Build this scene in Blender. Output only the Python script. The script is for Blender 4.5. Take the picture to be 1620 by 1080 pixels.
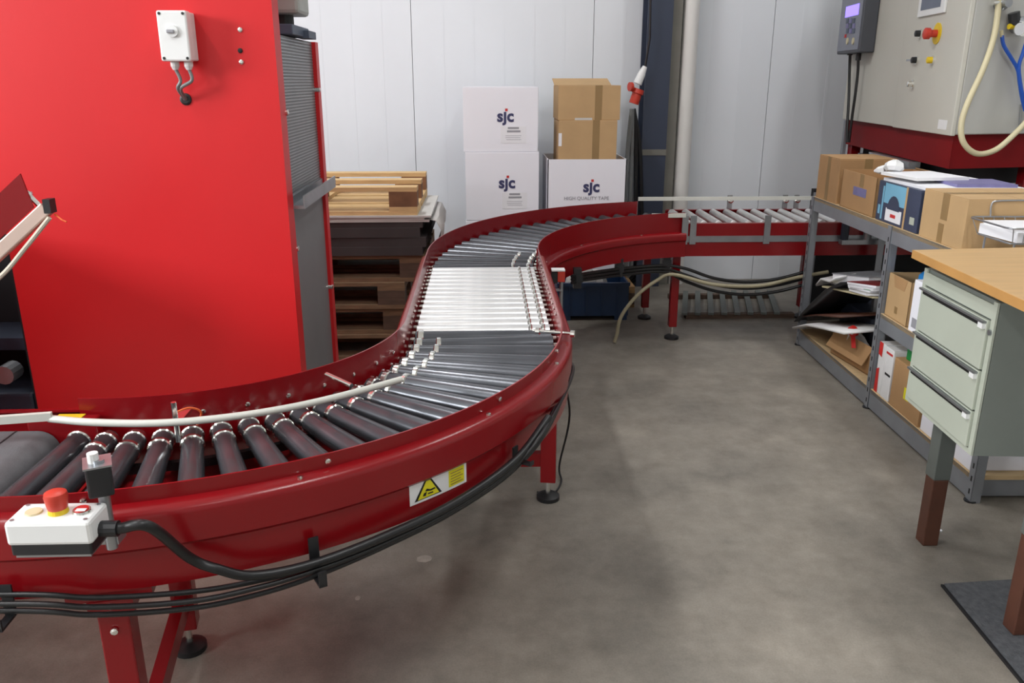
import bpy, bmesh, math, random
from mathutils import Vector, Matrix
for o in list(bpy.data.objects): bpy.data.objects.remove(o)
random.seed(7)
SC = bpy.context.scene
COL = SC.collection
R = math.radians
# ------------------------------------------------------------------ camera
CAM_H, FPX, PITCH, YAW = 1.45, 1310.0, math.atan(412 / 1310.0), R(1.93)
cd = bpy.data.cameras.new('camera'); cam = bpy.data.objects.new('camera', cd); COL.objects.link(cam)
cd.sensor_fit = 'HORIZONTAL'; cd.sensor_width = 36.0; cd.lens = 36.0 * FPX / 1620.0
cd.clip_start = 0.05; cd.clip_end = 100
cam.location = (0, 0, CAM_H); cam.rotation_euler = (R(90) - PITCH, 0, -YAW)
SC.camera = cam
FW = Vector((math.sin(YAW) * math.cos(PITCH), math.cos(YAW) * math.cos(PITCH), -math.sin(PITCH)))
RT = Vector((math.cos(YAW), -math.sin(YAW), 0)); UP = RT.cross(FW); CAMP = Vector((0, 0, CAM_H))
def ray(x, y): return FW + (x - 810) / FPX * RT - (y - 540) / FPX * UP
def atZ(x, y, z): d = ray(x, y); return CAMP + d * ((z - CAM_H) / d.z)
def atY(x, y, Y): d = ray(x, y); return CAMP + d * (Y / d.y)
def atX(x, y, X): d = ray(x, y); return CAMP + d * (X / d.x)
def atCyl(px, py, c, r):            # nearest hit with a vertical cylinder
    d = ray(px, py); a = d.x ** 2 + d.y ** 2; b = -(d.x * c[0] + d.y * c[1]); k = c[0] ** 2 + c[1] ** 2 - r * r
    D = max(0, b * b - a * k); t = (-b - math.sqrt(D)) / a
    return CAMP + d * t
def atPl(px, py, p0, n):
    d = ray(px, py); n = Vector(n); return CAMP + d * ((Vector(p0) - CAMP).dot(n) / d.dot(n))
# ------------------------------------------------------------------ world and exposure
W = bpy.data.worlds.new('world'); SC.world = W; W.use_nodes = True
W.node_tree.nodes['Background'].inputs[0].default_value = (0.75, 0.85, 1.0, 1); W.node_tree.nodes['Background'].inputs[1].default_value = 1.0
SC.view_settings.view_transform = 'Standard'; SC.view_settings.look = 'None'
SC.view_settings.gamma = 1; SC.view_settings.use_curve_mapping = False
SC.view_settings.exposure = 0.22
# room sizes
XL, XR, YF, YB, ZC = -6.5, 5.0, -5.0, 6.15, 4.6
def area(name, loc, rot, sx, sy, power, col=(1, 1, 1)):
    l = bpy.data.lights.new(name, 'AREA'); l.shape = 'RECTANGLE'; l.size = sx; l.size_y = sy; l.energy = power; l.color = col
    o = bpy.data.objects.new(name, l); COL.objects.link(o); o.location = loc; o.rotation_euler = rot; return o
# daylight through the window in the left wall
WIN = (-1.9, 0.5, 2.1, 3.5)         # y0 y1 z0 z1
area('window_daylight', (XL + 0.06, (WIN[0] + WIN[1]) / 2, (WIN[2] + WIN[3]) / 2), (0, R(-90), 0), WIN[3] - WIN[2], WIN[1] - WIN[0], 400, (0.95, 0.98, 1.0))
# ceiling luminaires: (x, y)
LAMPS = [(1.1, -2.6, 14), (1.1, 0.3, 40), (-2.3, -2.6, 18), (-2.3, 0.6, 50), (-1.3, 3.9, 60), (2.4, 3.4, 30)]  # last one is added to brighten the back wall on the right
# ------------------------------------------------------------------ materials
def lin(c):
    return tuple(((v / 255) / 12.92 if v / 255 <= 0.04045 else ((v / 255 + 0.055) / 1.055) ** 2.4) for v in c) + (1,)
MATS = {}
def mat(name, rgb, rough=0.5, metal=0.0, var=0.12, scale=6.0, bump=0.0, bscale=60.0, emit=None, spec=0.5, stretch=(1, 1, 1), rgb2=None, coat=0.0):
    m = bpy.data.materials.new(name); m.use_nodes = True; nt = m.node_tree; b = nt.nodes['Principled BSDF']
    b.inputs['Roughness'].default_value = rough; b.inputs['Metallic'].default_value = metal
    b.inputs['Specular IOR Level'].default_value = spec; b.inputs['Coat Weight'].default_value = coat
    c = lin(rgb)
    tc = nt.nodes.new('ShaderNodeTexCoord'); mp = nt.nodes.new('ShaderNodeMapping'); mp.inputs['Scale'].default_value = stretch
    nt.links.new(tc.outputs['Object'], mp.inputs['Vector'])
    n = nt.nodes.new('ShaderNodeTexNoise'); n.inputs['Scale'].default_value = scale; n.inputs['Detail'].default_value = 5
    nt.links.new(mp.outputs[0], n.inputs['Vector'])
    r = nt.nodes.new('ShaderNodeValToRGB'); r.color_ramp.elements[0].position = 0.3; r.color_ramp.elements[1].position = 0.7
    c2 = lin(rgb2) if rgb2 else tuple(min(1, v * (1 + var)) for v in c[:3]) + (1,)
    c1 = tuple(v * (1 - var) for v in c[:3]) + (1,) if not rgb2 else c
    r.color_ramp.elements[0].color = c1; r.color_ramp.elements[1].color = c2
    nt.links.new(n.outputs['Fac'], r.inputs[0]); nt.links.new(r.outputs[0], b.inputs['Base Color'])
    if bump:
        n2 = nt.nodes.new('ShaderNodeTexNoise'); n2.inputs['Scale'].default_value = bscale; n2.inputs['Detail'].default_value = 3
        nt.links.new(mp.outputs[0], n2.inputs['Vector'])
        bp = nt.nodes.new('ShaderNodeBump'); bp.inputs['Strength'].default_value = bump; bp.inputs['Distance'].default_value = 0.004
        nt.links.new(n2.outputs['Fac'], bp.inputs['Height']); nt.links.new(bp.outputs[0], b.inputs['Normal'])
    if emit:
        b.inputs['Emission Color'].default_value = lin(emit[0]); b.inputs['Emission Strength'].default_value = emit[1]
    MATS[name] = m; return m
mat('red', (130, 10, 18), 0.25, var=0.05, scale=3)
mat('red_cabinet', (206, 24, 30), 0.42, var=0.04, scale=2, bump=0.05, bscale=300)
mat('red_matte', (122, 8, 15), 0.6, var=0.05, spec=0.2)
mat('red_dark', (120, 10, 16), 0.4, var=0.08)
mat('red_plastic', (196, 60, 44), 0.4, var=0.05)
mat('wall_panel', (221, 225, 230), 0.55, var=0.03, scale=1.2)
mat('wall_plain', (205, 205, 203), 0.6, var=0.05, scale=1)
mat('ceiling_paint', (215, 215, 212), 0.7, var=0.04, scale=1)
mat('zinc', (238, 238, 238), 0.33, 0.85, var=0.06, scale=20)
mat('steel', (165, 168, 172), 0.38, 0.85, var=0.1, scale=14)
mat('chrome', (235, 235, 230), 0.16, 1.0, var=0.02)
mat('roller_grey', (82, 84, 89), 0.27, 0.55, var=0.15, scale=8)
mat('belt', (98, 99, 102), 0.75, var=0.12, scale=30, bump=0.2, bscale=250)
mat('belt_dark', (34, 34, 36), 0.6)
mat('rubber', (26, 26, 28), 0.5, var=0.2)
mat('cable', (20, 20, 22), 0.38, var=0.15)
mat('cable_grey', (120, 122, 122), 0.5)
mat('white_plastic', (228, 229, 228), 0.38, var=0.02)
mat('offwhite_rail', (205, 206, 198), 0.4, var=0.04)
mat('black_plastic', (30, 31, 34), 0.45, var=0.1)
mat('yellow', (222, 190, 32), 0.45, var=0.05)
mat('yellow_sign', (226, 216, 40), 0.45, var=0.02)
mat('ink', (24, 24, 24), 0.6, var=0.02)
mat('navy_ink', (58, 60, 98), 0.6, var=0.02)
mat('grey_ink', (150, 150, 156), 0.6, var=0.02)
mat('faint_ink', (196, 196, 202), 0.6, var=0.01)
mat('red_ink', (196, 50, 50), 0.6, var=0.02)
mat('mesh_grey', (122, 124, 126), 0.5, 0.3, var=0.04, scale=3)
mat('panel_grey', (128, 129, 130), 0.5, 0.2, var=0.08, scale=4)
mat('motor_grey', (170, 172, 168), 0.5)
mat('blue_grey', (78, 88, 106), 0.5)
mat('shelf_steel', (150, 154, 160), 0.45, 0.5, var=0.08, scale=9)
mat('shelf_board', (206, 178, 136), 0.7, var=0.1, scale=10, stretch=(1, 8, 8))
mat('kraft', (186, 153, 110), 0.75, var=0.06, scale=7, bump=0.05)
mat('kraft_dark', (172, 134, 92), 0.75, var=0.06, scale=7)
mat('kraft_tape', (146, 118, 78), 0.35, var=0.06)
mat('carton_white', (236, 236, 243), 0.6, var=0.015, scale=3)
mat('paper', (232, 232, 236), 0.65, var=0.02)
mat('paper_grey', (196, 194, 190), 0.7, var=0.06)
mat('table_wood', (192, 156, 108), 0.42, var=0.07, scale=5, stretch=(1, 9, 1), bump=0.02)
mat('table_edge', (190, 142, 82), 0.5, var=0.08, scale=9)
mat('drawer_green', (176, 182, 168), 0.42, var=0.03)
mat('carcass_grey', (118, 124, 118), 0.5, var=0.04)
mat('leg_grey', (92, 97, 93), 0.5, var=0.06)
mat('rust_brown', (84, 50, 37), 0.5, var=0.18, scale=12)
mat('mat_rubber', (78, 80, 84), 0.85, var=0.25, scale=60, bump=0.8, bscale=160)
mat('cabinet_grey', (198, 196, 186), 0.5, var=0.02, scale=2)
mat('cabinet_side', (188, 188, 184), 0.45, var=0.02, scale=2)
mat('controller_dark', (74, 77, 84), 0.5, var=0.06)
mat('controller_front', (130, 134, 146), 0.5, var=0.06)
mat('lcd', (110, 90, 230), 0.3, emit=((130, 110, 255), 1.6))
mat('screen_dark', (92, 100, 118), 0.25, var=0.1)
mat('hose_beige', (206, 196, 160), 0.45, var=0.04)
mat('hose_dirty', (156, 148, 122), 0.5, var=0.1)
mat('blue_tube', (34, 84, 178), 0.35, var=0.04)
mat('blue_crate', (18, 48, 84), 0.45, var=0.1)
mat('column_blue', (52, 60, 78), 0.5, var=0.05, scale=3)
mat('column_grey', (118, 116, 108), 0.6, var=0.12)
mat('pipe_white', (222, 220, 216), 0.4, var=0.02)
mat('wood_pale', (206, 172, 122), 0.75, var=0.12, scale=5, stretch=(2, 14, 14), bump=0.1)
mat('wood_mid', (150, 116, 76), 0.8, var=0.18, scale=5, stretch=(2, 14, 14), bump=0.1)
mat('wood_aged', (118, 94, 70), 0.8, var=0.25, scale=5, stretch=(2, 14, 14), bump=0.1)
mat('wood_dark', (84, 66, 54), 0.8, var=0.2, scale=5, stretch=(2, 14, 14), bump=0.1)
mat('wood_block', (120, 84, 58), 0.8, var=0.2, scale=14)
mat('sheet_dark', (60, 54, 54), 0.8, var=0.15, scale=6)
mat('sheet_grey', (186, 182, 178), 0.7, var=0.06)
mat('sky_print', (120, 178, 206), 0.45, var=0.05)
mat('dark_print', (58, 66, 88), 0.45, var=0.1)
mat('violet_print', (118, 114, 158), 0.45, var=0.1, scale=20)
mat('blue_bag', (42, 124, 190), 0.35, var=0.12, scale=20)
mat('green_box', (20, 130, 62), 0.45, var=0.06)
mat('red_box', (206, 40, 36), 0.45, var=0.05)
mat('white_gloss', (232, 232, 232), 0.3, var=0.02)
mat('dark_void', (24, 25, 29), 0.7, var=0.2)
mat('dark_blue', (44, 50, 64), 0.5, var=0.2)
mat('aluminium_red_bounce', (204, 180, 168), 0.4, 0.2, var=0.04)  # pale metal with red bounce light from the cabinet put into its colour
mat('rope', (206, 196, 180), 0.8)
mat('orange', (214, 92, 40), 0.5)
mat('lamp_glow', (255, 255, 255), 0.5, emit=((255, 252, 244), 6.0), var=0)
mat('black_film', (40, 40, 44), 0.28, var=0.2, scale=20)
mat('gauge_face', (220, 222, 226), 0.3, var=0.02)
mat('window_frame', (210, 212, 214), 0.5)
def concrete():
    m = bpy.data.materials.new('concrete'); m.use_nodes = True; nt = m.node_tree; b = nt.nodes['Principled BSDF']
    tc = nt.nodes.new('ShaderNodeTexCoord')
    def noise(s, d, rough=0.6):
        n = nt.nodes.new('ShaderNodeTexNoise'); n.inputs['Scale'].default_value = s; n.inputs['Detail'].default_value = d; n.inputs['Roughness'].default_value = rough
        nt.links.new(tc.outputs['Object'], n.inputs['Vector']); return n
    def ramp(n, p0, c0, p1, c1):
        r = nt.nodes.new('ShaderNodeValToRGB'); r.color_ramp.elements[0].position = p0; r.color_ramp.elements[1].position = p1
        r.color_ramp.elements[0].color = lin(c0); r.color_ramp.elements[1].color = lin(c1); nt.links.new(n.outputs['Fac'], r.inputs[0]); return r
    a = ramp(noise(1.7, 6, 0.62), 0.3, (124, 119, 111), 0.72, (170, 162, 150))
    c = ramp(noise(9, 8, 0.7), 0.3, (200, 198, 196), 0.72, (255, 255, 255))
    f = ramp(noise(180, 3), 0.3, (222, 222, 222), 0.7, (255, 255, 255))
    m1 = nt.nodes.new('ShaderNodeMix'); m1.data_type = 'RGBA'; m1.blend_type = 'MULTIPLY'; m1.inputs['Factor'].default_value = 0.75
    nt.links.new(a.outputs[0], m1.inputs['A']); nt.links.new(c.outputs[0], m1.inputs['B'])
    m2 = nt.nodes.new('ShaderNodeMix'); m2.data_type = 'RGBA'; m2.blend_type = 'MULTIPLY'; m2.inputs['Factor'].default_value = 0.6
    nt.links.new(m1.outputs['Result'], m2.inputs['A']); nt.links.new(f.outputs[0], m2.inputs['B'])
    nt.links.new(m2.outputs['Result'], b.inputs['Base Color'])
    rr = nt.nodes.new('ShaderNodeMapRange'); rr.inputs['To Min'].default_value = 0.32; rr.inputs['To Max'].default_value = 0.6
    n4 = noise(4, 6); nt.links.new(n4.outputs['Fac'], rr.inputs['Value']); nt.links.new(rr.outputs[0], b.inputs['Roughness'])
    b.inputs['Specular IOR Level'].default_value = 0.4
    MATS['concrete'] = m
concrete()
# ------------------------------------------------------------------ mesh helpers
class MB:
    def __init__(s): s.v = []; s.f = []
    def add(s, vs, fs):
        k = len(s.v); s.v += [tuple(v) for v in vs]; s.f += [[i + k for i in f] for f in fs]; return s
    def box(s, x0, x1, y0, y1, z0, z1, rz=0, about=None):
        vs = [(x, y, z) for z in (z0, z1) for y in (y0, y1) for x in (x0, x1)]
        if rz:
            c = about or ((x0 + x1) / 2, (y0 + y1) / 2, 0); M = Matrix.Translation(c) @ Matrix.Rotation(rz, 4, 'Z') @ Matrix.Translation(-Vector(c)); vs = [M @ Vector(v) for v in vs]
        return s.add(vs, [(0, 2, 3, 1), (4, 5, 7, 6), (0, 1, 5, 4), (2, 6, 7, 3), (0, 4, 6, 2), (1, 3, 7, 5)])
    def obox(s, c, sx, sy, sz, M):   # box centred on c with a rotation matrix
        vs = [Vector(c) + M @ Vector((x * sx / 2, y * sy / 2, z * sz / 2)) for z in (-1, 1) for y in (-1, 1) for x in (-1, 1)]
        return s.add(vs, [(0, 2, 3, 1), (4, 5, 7, 6), (0, 1, 5, 4), (2, 6, 7, 3), (0, 4, 6, 2), (1, 3, 7, 5)])
    def bar(s, a, b, w, h, up=(0, 0, 1)):
        a = Vector(a); b = Vector(b); d = (b - a); L = d.length; d.normalize(); u = Vector(up)
        if abs(d.dot(u)) > 0.98: u = Vector((0, 1, 0))
        x = d.cross(u).normalized(); z = x.cross(d)
        M = Matrix((x, d, z)).transposed(); return s.obox((a + b) / 2, w, L, h, M)
    def prism(s, poly, z0, z1):
        n = len(poly); vs = [(p[0], p[1], z0) for p in poly] + [(p[0], p[1], z1) for p in poly]
        return s.add(vs, [list(range(n))[::-1], list(range(n, 2 * n))] + [[i, (i + 1) % n, n + (i + 1) % n, n + i] for i in range(n)])
    def prism_xz(s, poly, y0, y1):
        n = len(poly); vs = [(p[0], y0, p[1]) for p in poly] + [(p[0], y1, p[1]) for p in poly]
        return s.add(vs, [list(range(n)), list(range(n, 2 * n))[::-1]] + [[i, n + i, n + (i + 1) % n, (i + 1) % n] for i in range(n)])
    def tube(s, pts, r, n=10, caps=True):
        pts = [Vector(p) for p in pts]; rr = r if isinstance(r, (list, tuple)) else [r] * len(pts)
        t0 = (pts[1] - pts[0]).normalized(); u = Vector((0, 0, 1)) if abs(t0.z) < 0.9 else Vector((1, 0, 0)); rings = []
        for i, p in enumerate(pts):
            t = (pts[min(i + 1, len(pts) - 1)] - pts[max(i - 1, 0)])
            t = t.normalized() if t.length > 1e-9 else t0
            u = (u - t * u.dot(t)).normalized(); w = t.cross(u)
            rings.append([p + (u * math.cos(2 * math.pi * k / n) + w * math.sin(2 * math.pi * k / n)) * rr[i] for k in range(n)])
        vs = [v for ring in rings for v in ring]; fs = []
        for i in range(len(pts) - 1):
            for k in range(n): fs.append((i * n + k, i * n + (k + 1) % n, (i + 1) * n + (k + 1) % n, (i + 1) * n + k))
        if caps: fs += [tuple(range(n))[::-1], tuple(range((len(pts) - 1) * n, len(pts) * n))]
        return s.add(vs, fs)
    def lathe(s, c, axis, prof, n=16):   # prof: (distance along axis, radius)
        a = Vector(axis).normalized(); c = Vector(c); u = a.orthogonal().normalized(); w = a.cross(u)
        vs = []; fs = []
        for (h, r) in prof:
            for k in range(n): vs.append(c + a * h + (u * math.cos(2 * math.pi * k / n) + w * math.sin(2 * math.pi * k / n)) * max(r, 1e-4))
        for i in range(len(prof) - 1):
            for k in range(n): fs.append((i * n + k, i * n + (k + 1) % n, (i + 1) * n + (k + 1) % n, (i + 1) * n + k))
        fs += [tuple(range(n))[::-1], tuple(range((len(prof) - 1) * n, len(prof) * n))]
        return s.add(vs, fs)
    def cyl(s, a, b, r, n=14, r2=None):
        return s.tube([a, b], [r, r2 if r2 is not None else r], n)
    def sweep(s, path, prof, side):      # path of (x, y); prof closed polygon of (outward, z); side +1: outward to the right of travel
        n = len(prof); vs = []; fs = []; m = len(path)
        for i, p in enumerate(path):
            a = path[max(i - 1, 0)]; b = path[min(i + 1, m - 1)]; tx, ty = b[0] - a[0], b[1] - a[1]; L = math.hypot(tx, ty); nx, ny = ty / L * side, -tx / L * side
            for (o, z) in prof: vs.append((p[0] + nx * o, p[1] + ny * o, z))
        for i in range(m - 1):
            for k in range(n): fs.append((i * n + k, i * n + (k + 1) % n, (i + 1) * n + (k + 1) % n, (i + 1) * n + k))
        fs += [tuple(range(n)), tuple(range((m - 1) * n, m * n))[::-1]]
        return s.add(vs, fs)
    def mesh(s, name, m, smooth=False):
        me = bpy.data.meshes.new(name); me.from_pydata(s.v, [], s.f)
        bm = bmesh.new(); bm.from_mesh(me); bmesh.ops.recalc_face_normals(bm, faces=bm.faces); bm.to_mesh(me); bm.free()
        me.materials.append(MATS[m])
        if smooth:
            for p in me.polygons: p.use_smooth = True
            try: me.set_sharp_from_angle(angle=R(40))
            except Exception: pass
        return me
    def build(s, name, m, parent=None, bevel=0.0, smooth=False, label=None):
        o = bpy.data.objects.new(name, s.mesh(name, m, smooth)); COL.objects.link(o)
        if parent: o.parent = parent
        if bevel:
            b = o.modifiers.new('bevel', 'BEVEL'); b.width = bevel; b.segments = 2; b.limit_method = 'ANGLE'; b.angle_limit = R(50)
        if label: o['label'] = label
        return o
def B(x0, x1, y0, y1, z0, z1, **k): return MB().box(x0, x1, y0, y1, z0, z1, **k)
def thing(name, label, cat, loc=(0, 0, 0), rz=0, group=None):
    o = bpy.data.objects.new(name, None); COL.objects.link(o); o.empty_display_size = 0.1
    o.location = loc; o.rotation_euler = (0, 0, rz); o['label'] = label; o['category'] = cat
    if group: o['group'] = group
    return o
def tag(o, label, cat, group=None):
    o['label'] = label; o['category'] = cat
    if group: o['group'] = group
    return o
def struct(o): o['kind'] = 'structure'; return o
def copy_to(o, parent, M=None):
    c = o.copy(); COL.objects.link(c); c.parent = parent
    if M is not None: c.matrix_local = M
    return c
def spline(pts, n=8):
    P = [Vector(p) for p in pts]; P = [P[0] * 2 - P[1]] + P + [P[-1] * 2 - P[-2]]; out = []
    for i in range(1, len(P) - 2):
        for k in range(n):
            t = k / n; a, b, c, d = P[i - 1], P[i], P[i + 1], P[i + 2]
            out.append(0.5 * ((2 * b) + (c - a) * t + (2 * a - 5 * b + 4 * c - d) * t * t + (3 * b - a - 3 * c + d) * t ** 3))
    out.append(P[-2]); return out
def text_part(name, body, size, m, parent, M, bold=0.0, align='CENTER'):
    cu = bpy.data.curves.new(name, 'FONT'); cu.body = body; cu.size = size; cu.extrude = 0.0006; cu.align_x = align; cu.offset = bold; cu.resolution_u = 3
    t = bpy.data.objects.new(name + '_curve', cu); COL.objects.link(t); bpy.context.view_layer.update()
    me = bpy.data.meshes.new_from_object(t.evaluated_get(bpy.context.evaluated_depsgraph_get())); bpy.data.objects.remove(t); bpy.data.curves.remove(cu)
    me.materials.clear(); me.materials.append(MATS[m]); me.name = name
    o = bpy.data.objects.new(name, me); COL.objects.link(o); o.parent = parent; o.matrix_local = M; return o
FRONT = Matrix.Rotation(R(90), 4, 'X')       # text lying in the xz plane, read from -y
SIDE = Matrix.Rotation(R(-90), 4, 'Z') @ Matrix.Rotation(R(90), 4, 'X')   # text in the yz plane, read from -x
# ------------------------------------------------------------------ room shell
struct(B(XL, XR, YF, YB + 0.2, -0.12, 0).build('floor', 'concrete'))
struct(B(XL, XR, YF, YB + 0.2, ZC, ZC + 0.1).build('ceiling', 'ceiling_paint'))
wb = struct(B(XL, XR, YB + 0.03, YB + 0.2, 0, ZC).build('wall_back', 'wall_panel'))
x = -0.494 - 1.27 * 5
pm = None
while x < XR:
    x1 = min(x + 1.2705, XR); x0 = max(x + 0.0045, XL)
    if x1 - x0 > 0.05:
        p = MB(); p.box(x0, x1, YB, YB + 0.03, 0, ZC)
        for k in range(1, 6):                       # shallow pressed ribs of the insulated panel
            xx = x0 + (x1 - x0) * k / 6; p.box(xx - 0.012, xx + 0.012, YB - 0.0015, YB, 0.02, ZC)
        p.build('panel', 'wall_panel', wb)
    x += 1.27
struct(B(XR, XR + 0.15, YF, YB, 0, ZC).build('wall_right', 'wall_plain'))
struct(B(XL, XR, YF - 0.15, YF, 0, ZC).build('wall_front', 'wall_plain'))
y0, y1, z0, z1 = WIN
w = MB(); w.box(XL - 0.15, XL, YF, y0, 0, ZC).box(XL - 0.15, XL, y1, YB, 0, ZC).box(XL - 0.15, XL, y0, y1, 0, z0).box(XL - 0.15, XL, y0, y1, z1, ZC)
struct(w.build('wall_left', 'wall_plain'))
w = MB()
for yy in (y0, (2 * y0 + y1) / 3, (y0 + 2 * y1) / 3, y1): w.box(XL - 0.1, XL - 0.04, yy - 0.03, yy + 0.03, z0, z1)
for zz in (z0, z1): w.box(XL - 0.1, XL - 0.04, y0, y1, zz - 0.03, zz + 0.03)
struct(w.build('window_1', 'window_frame'))
for i, (lx, ly, lw) in enumerate(LAMPS):
    t = thing('ceiling_light', ['white tube light under the ceiling at the right rear', 'white tube light under the ceiling above the aisle', 'white tube light under the ceiling at the left rear', 'white tube light under the ceiling left of the red cabinet', 'white tube light under the ceiling nearest the pallet stack', 'added white tube light above the grey shelving, brightening the right back wall'][i], 'light', (lx, ly, ZC - 0.16), 0, 'ceiling tube lights')
    B(-0.11, 0.11, -0.78, 0.78, 0.02, 0.1).build('housing', 'white_plastic', t)
    for s in (-0.05, 0.05): MB().cyl((s, -0.75, 0.0), (s, 0.75, 0.0), 0.016, 10).build('tube', 'lamp_glow', t)
    for s in (-0.6, 0.6): MB().cyl((0, s, 0.1), (0, s, 0.16), 0.008, 8).build('hanger', 'steel', t)
    l = bpy.data.lights.new('tube_light', 'AREA'); l.shape = 'RECTANGLE'; l.size = 0.22; l.size_y = 1.5; l.energy = lw; l.color = (0.98, 0.99, 1.0)
    lo = bpy.data.objects.new('tube_light', l); COL.objects.link(lo); lo.location = (lx, ly, ZC - 0.185)
# steel column and drain pipe on the back wall
t = thing('steel_column', 'dark blue steel column standing against the back wall', 'column', (0, 0, 0))
B(1.115, 1.285, 5.93, 5.945, 0, ZC).build('flange', 'column_blue', t); B(1.19, 1.21, 5.945, 6.12, 0, ZC).build('web', 'column_blue', t)
B(1.115, 1.285, 6.12, 6.135, 0, ZC).build('flange', 'column_blue', t); B(1.287, 1.36, 5.98, 6.14, 0, ZC).build('casing', 'column_grey', t)
for zz in (0.95, 2.6): B(1.113, 1.287, 5.926, 5.93, zz, zz + 0.04).build('stain_strip', 'column_grey', t)
t = thing('drain_pipe', 'white vertical pipe beside the dark blue column', 'pipe', (1.43, 6.03, 0))
MB().cyl((0, 0, 0), (0, 0, ZC), 0.056, 20).build('pipe', 'pipe_white', t, smooth=True)
for zz in (0.5, 2.5): MB().cyl((0, 0, zz), (0, 0, zz + 0.03), 0.062, 20).build('clamp', 'steel', t)
# ------------------------------------------------------------------ conveyor line
C1 = (-0.898, 2.472); RI1, WID = 0.654, 0.476; RO1 = RI1 + WID
C2 = (1.309, 3.531); XRR = C1[0] + RO1; XLL = C1[0] + RI1; RI2 = C2[0] - XRR; RO2 = C2[0] - XLL
ZG, ZT, RR = 0.75, 0.685, 0.025          # guard top, roller top, roller radius
def arc(c, r, a0, a1, n): return [(c[0] + r * math.cos(R(a0 + (a1 - a0) * i / n)), c[1] + r * math.sin(R(a0 + (a1 - a0) * i / n))) for i in range(n + 1)]
def guard_prof(z0, z1=ZG): return [(0, z0), (0, z1), (0.004, z1), (0.004, z0)]
def panel_prof(d, zl, zm, zb):           # folded sheet: ledge, upper band, fold, lower band, return lip
    o = [(0.004, zl + 0.003), (d - 0.014, zl), (d - 0.006, zl - 0.004), (d - 0.001, zl - 0.011), (d, zl - 0.02), (d, zm), (d - 0.009, zm - 0.009), (d - 0.009, zb), (0.0, zb)]
    t = 0.003
    i = [(0.0, zb + t), (d - 0.009 - t, zb + t), (d - 0.009 - t, zm - 0.009), (d - t, zm), (d - t, zl - 0.02), (d - 0.015, zl - t - 0.001), (0.004, zl - t)]
    return o + i
NEAR = (0.034, 0.718, 0.642, 0.556); FAR = (0.04, 0.64, 0.60, 0.505)
def rails(t, path, side, prof, guard=True, gz0=0.62):
    if guard: MB().sweep(path, guard_prof(gz0), side).build('guard_rail', 'red', t, smooth=True)
    return MB().sweep(path, panel_prof(*prof), side).build('side_panel', 'red', t, smooth=True)
def bolts(t, pts):
    for p, n in pts: MB().lathe(p, n, [(0, 0.006), (0.004, 0.006), (0.005, 0.003)], 8).build('bolt', 'chrome', t)
def leg(t, p, ztop, size=0.05, ang=0):
    l = MB().box(p[0] - size / 2, p[0] + size / 2, p[1] - size / 2, p[1] + size / 2, 0.075, ztop, rz=ang).build('leg', 'red', t, bevel=0.003)
    MB().cyl((p[0], p[1], 0.02), (p[0], p[1], 0.08), 0.009, 10).build('foot_stem', 'chrome', l)
    MB().lathe((p[0], p[1], 0), (0, 0, 1), [(0, 0.042), (0.014, 0.042), (0.026, 0.02)], 18).build('foot', 'rubber', l, smooth=True)
    return l
def roller_protos(L, r0, r1, mname, ends):
    """roller lying along +x from 0 to L, r0 at x=0; ends: collar places (x) in metal"""
    m = MB().lathe((0, 0, 0), (1, 0, 0), [(0.004, r0 * 0.8), (0.006, r0), (L - 0.006, r1), (L - 0.004, r1 * 0.8)], 20).mesh('roller', mname, True)
    cs = []
    for (xx, ln) in ends:
        rr = r0 + (r1 - r0) * xx / L + 0.0035
        cs.append(MB().lathe((xx, 0, 0), (1, 0, 0), [(0, rr * 0.9), (0.003, rr), (ln - 0.003, rr), (ln, rr * 0.9)], 20).mesh('collar', 'chrome', True))
    ax = MB().lathe((-0.012, 0, 0), (1, 0, 0), [(0, 0.006), (L + 0.024, 0.006)], 8).mesh('axle', 'chrome')
    return m, cs, ax
def put_roller(t, pr, loc, ang):
    o = bpy.data.objects.new('roller', pr[0]); COL.objects.link(o); o.parent = t; o.location = loc; o.rotation_euler = (0, 0, ang)
    for k, me in [('collar', c) for c in pr[1]] + [('axle', pr[2])]:
        c = bpy.data.objects.new(k, me); COL.objects.link(c); c.parent = o
    return o
# 1. belt conveyor entering from the left
XJ = -0.925
t = thing('belt_conveyor', 'red belt conveyor with grey ribbed belt entering from the left', 'conveyor')
YR, YL = C1[1] - RO1, C1[1] - RI1
rails(t, [(-2.6, YR), (XJ, YR)], 1, NEAR)
MB().sweep([(-2.6, YL), (XJ, YL)], panel_prof(*NEAR), -1).build('side_panel', 'red', t)
XB = -0.975
prof = [(XB - 0.045 + 0.045 * math.sin(R(a)), 0.645 + 0.045 * math.cos(R(a))) for a in range(0, 181, 15)]
b = MB().prism_xz([(-2.6, 0.69)] + prof + [(-2.6, 0.60)], YR + 0.03, YL - 0.045).build('belt', 'belt', t, smooth=True)
for i in range(38): B(-2.55 + i * 0.04, -2.547 + i * 0.04, YR + 0.031, YL - 0.046, 0.6895, 0.6915).build('belt_rib', 'belt_dark', b)
B(XJ - 0.12, XJ + 0.035, YL - 0.042, YL - 0.008, 0.64, 0.715).build('end_bracket', 'red', t, bevel=0.004)
B(XJ - 0.06, XJ + 0.0, YL - 0.04, YL - 0.01, 0.715, 0.7165).build('warning_sticker', 'yellow', t)
leg(t, (-2.3, YR + 0.03), 0.56); leg(t, (-2.3, YL - 0.03), 0.56)
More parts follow.
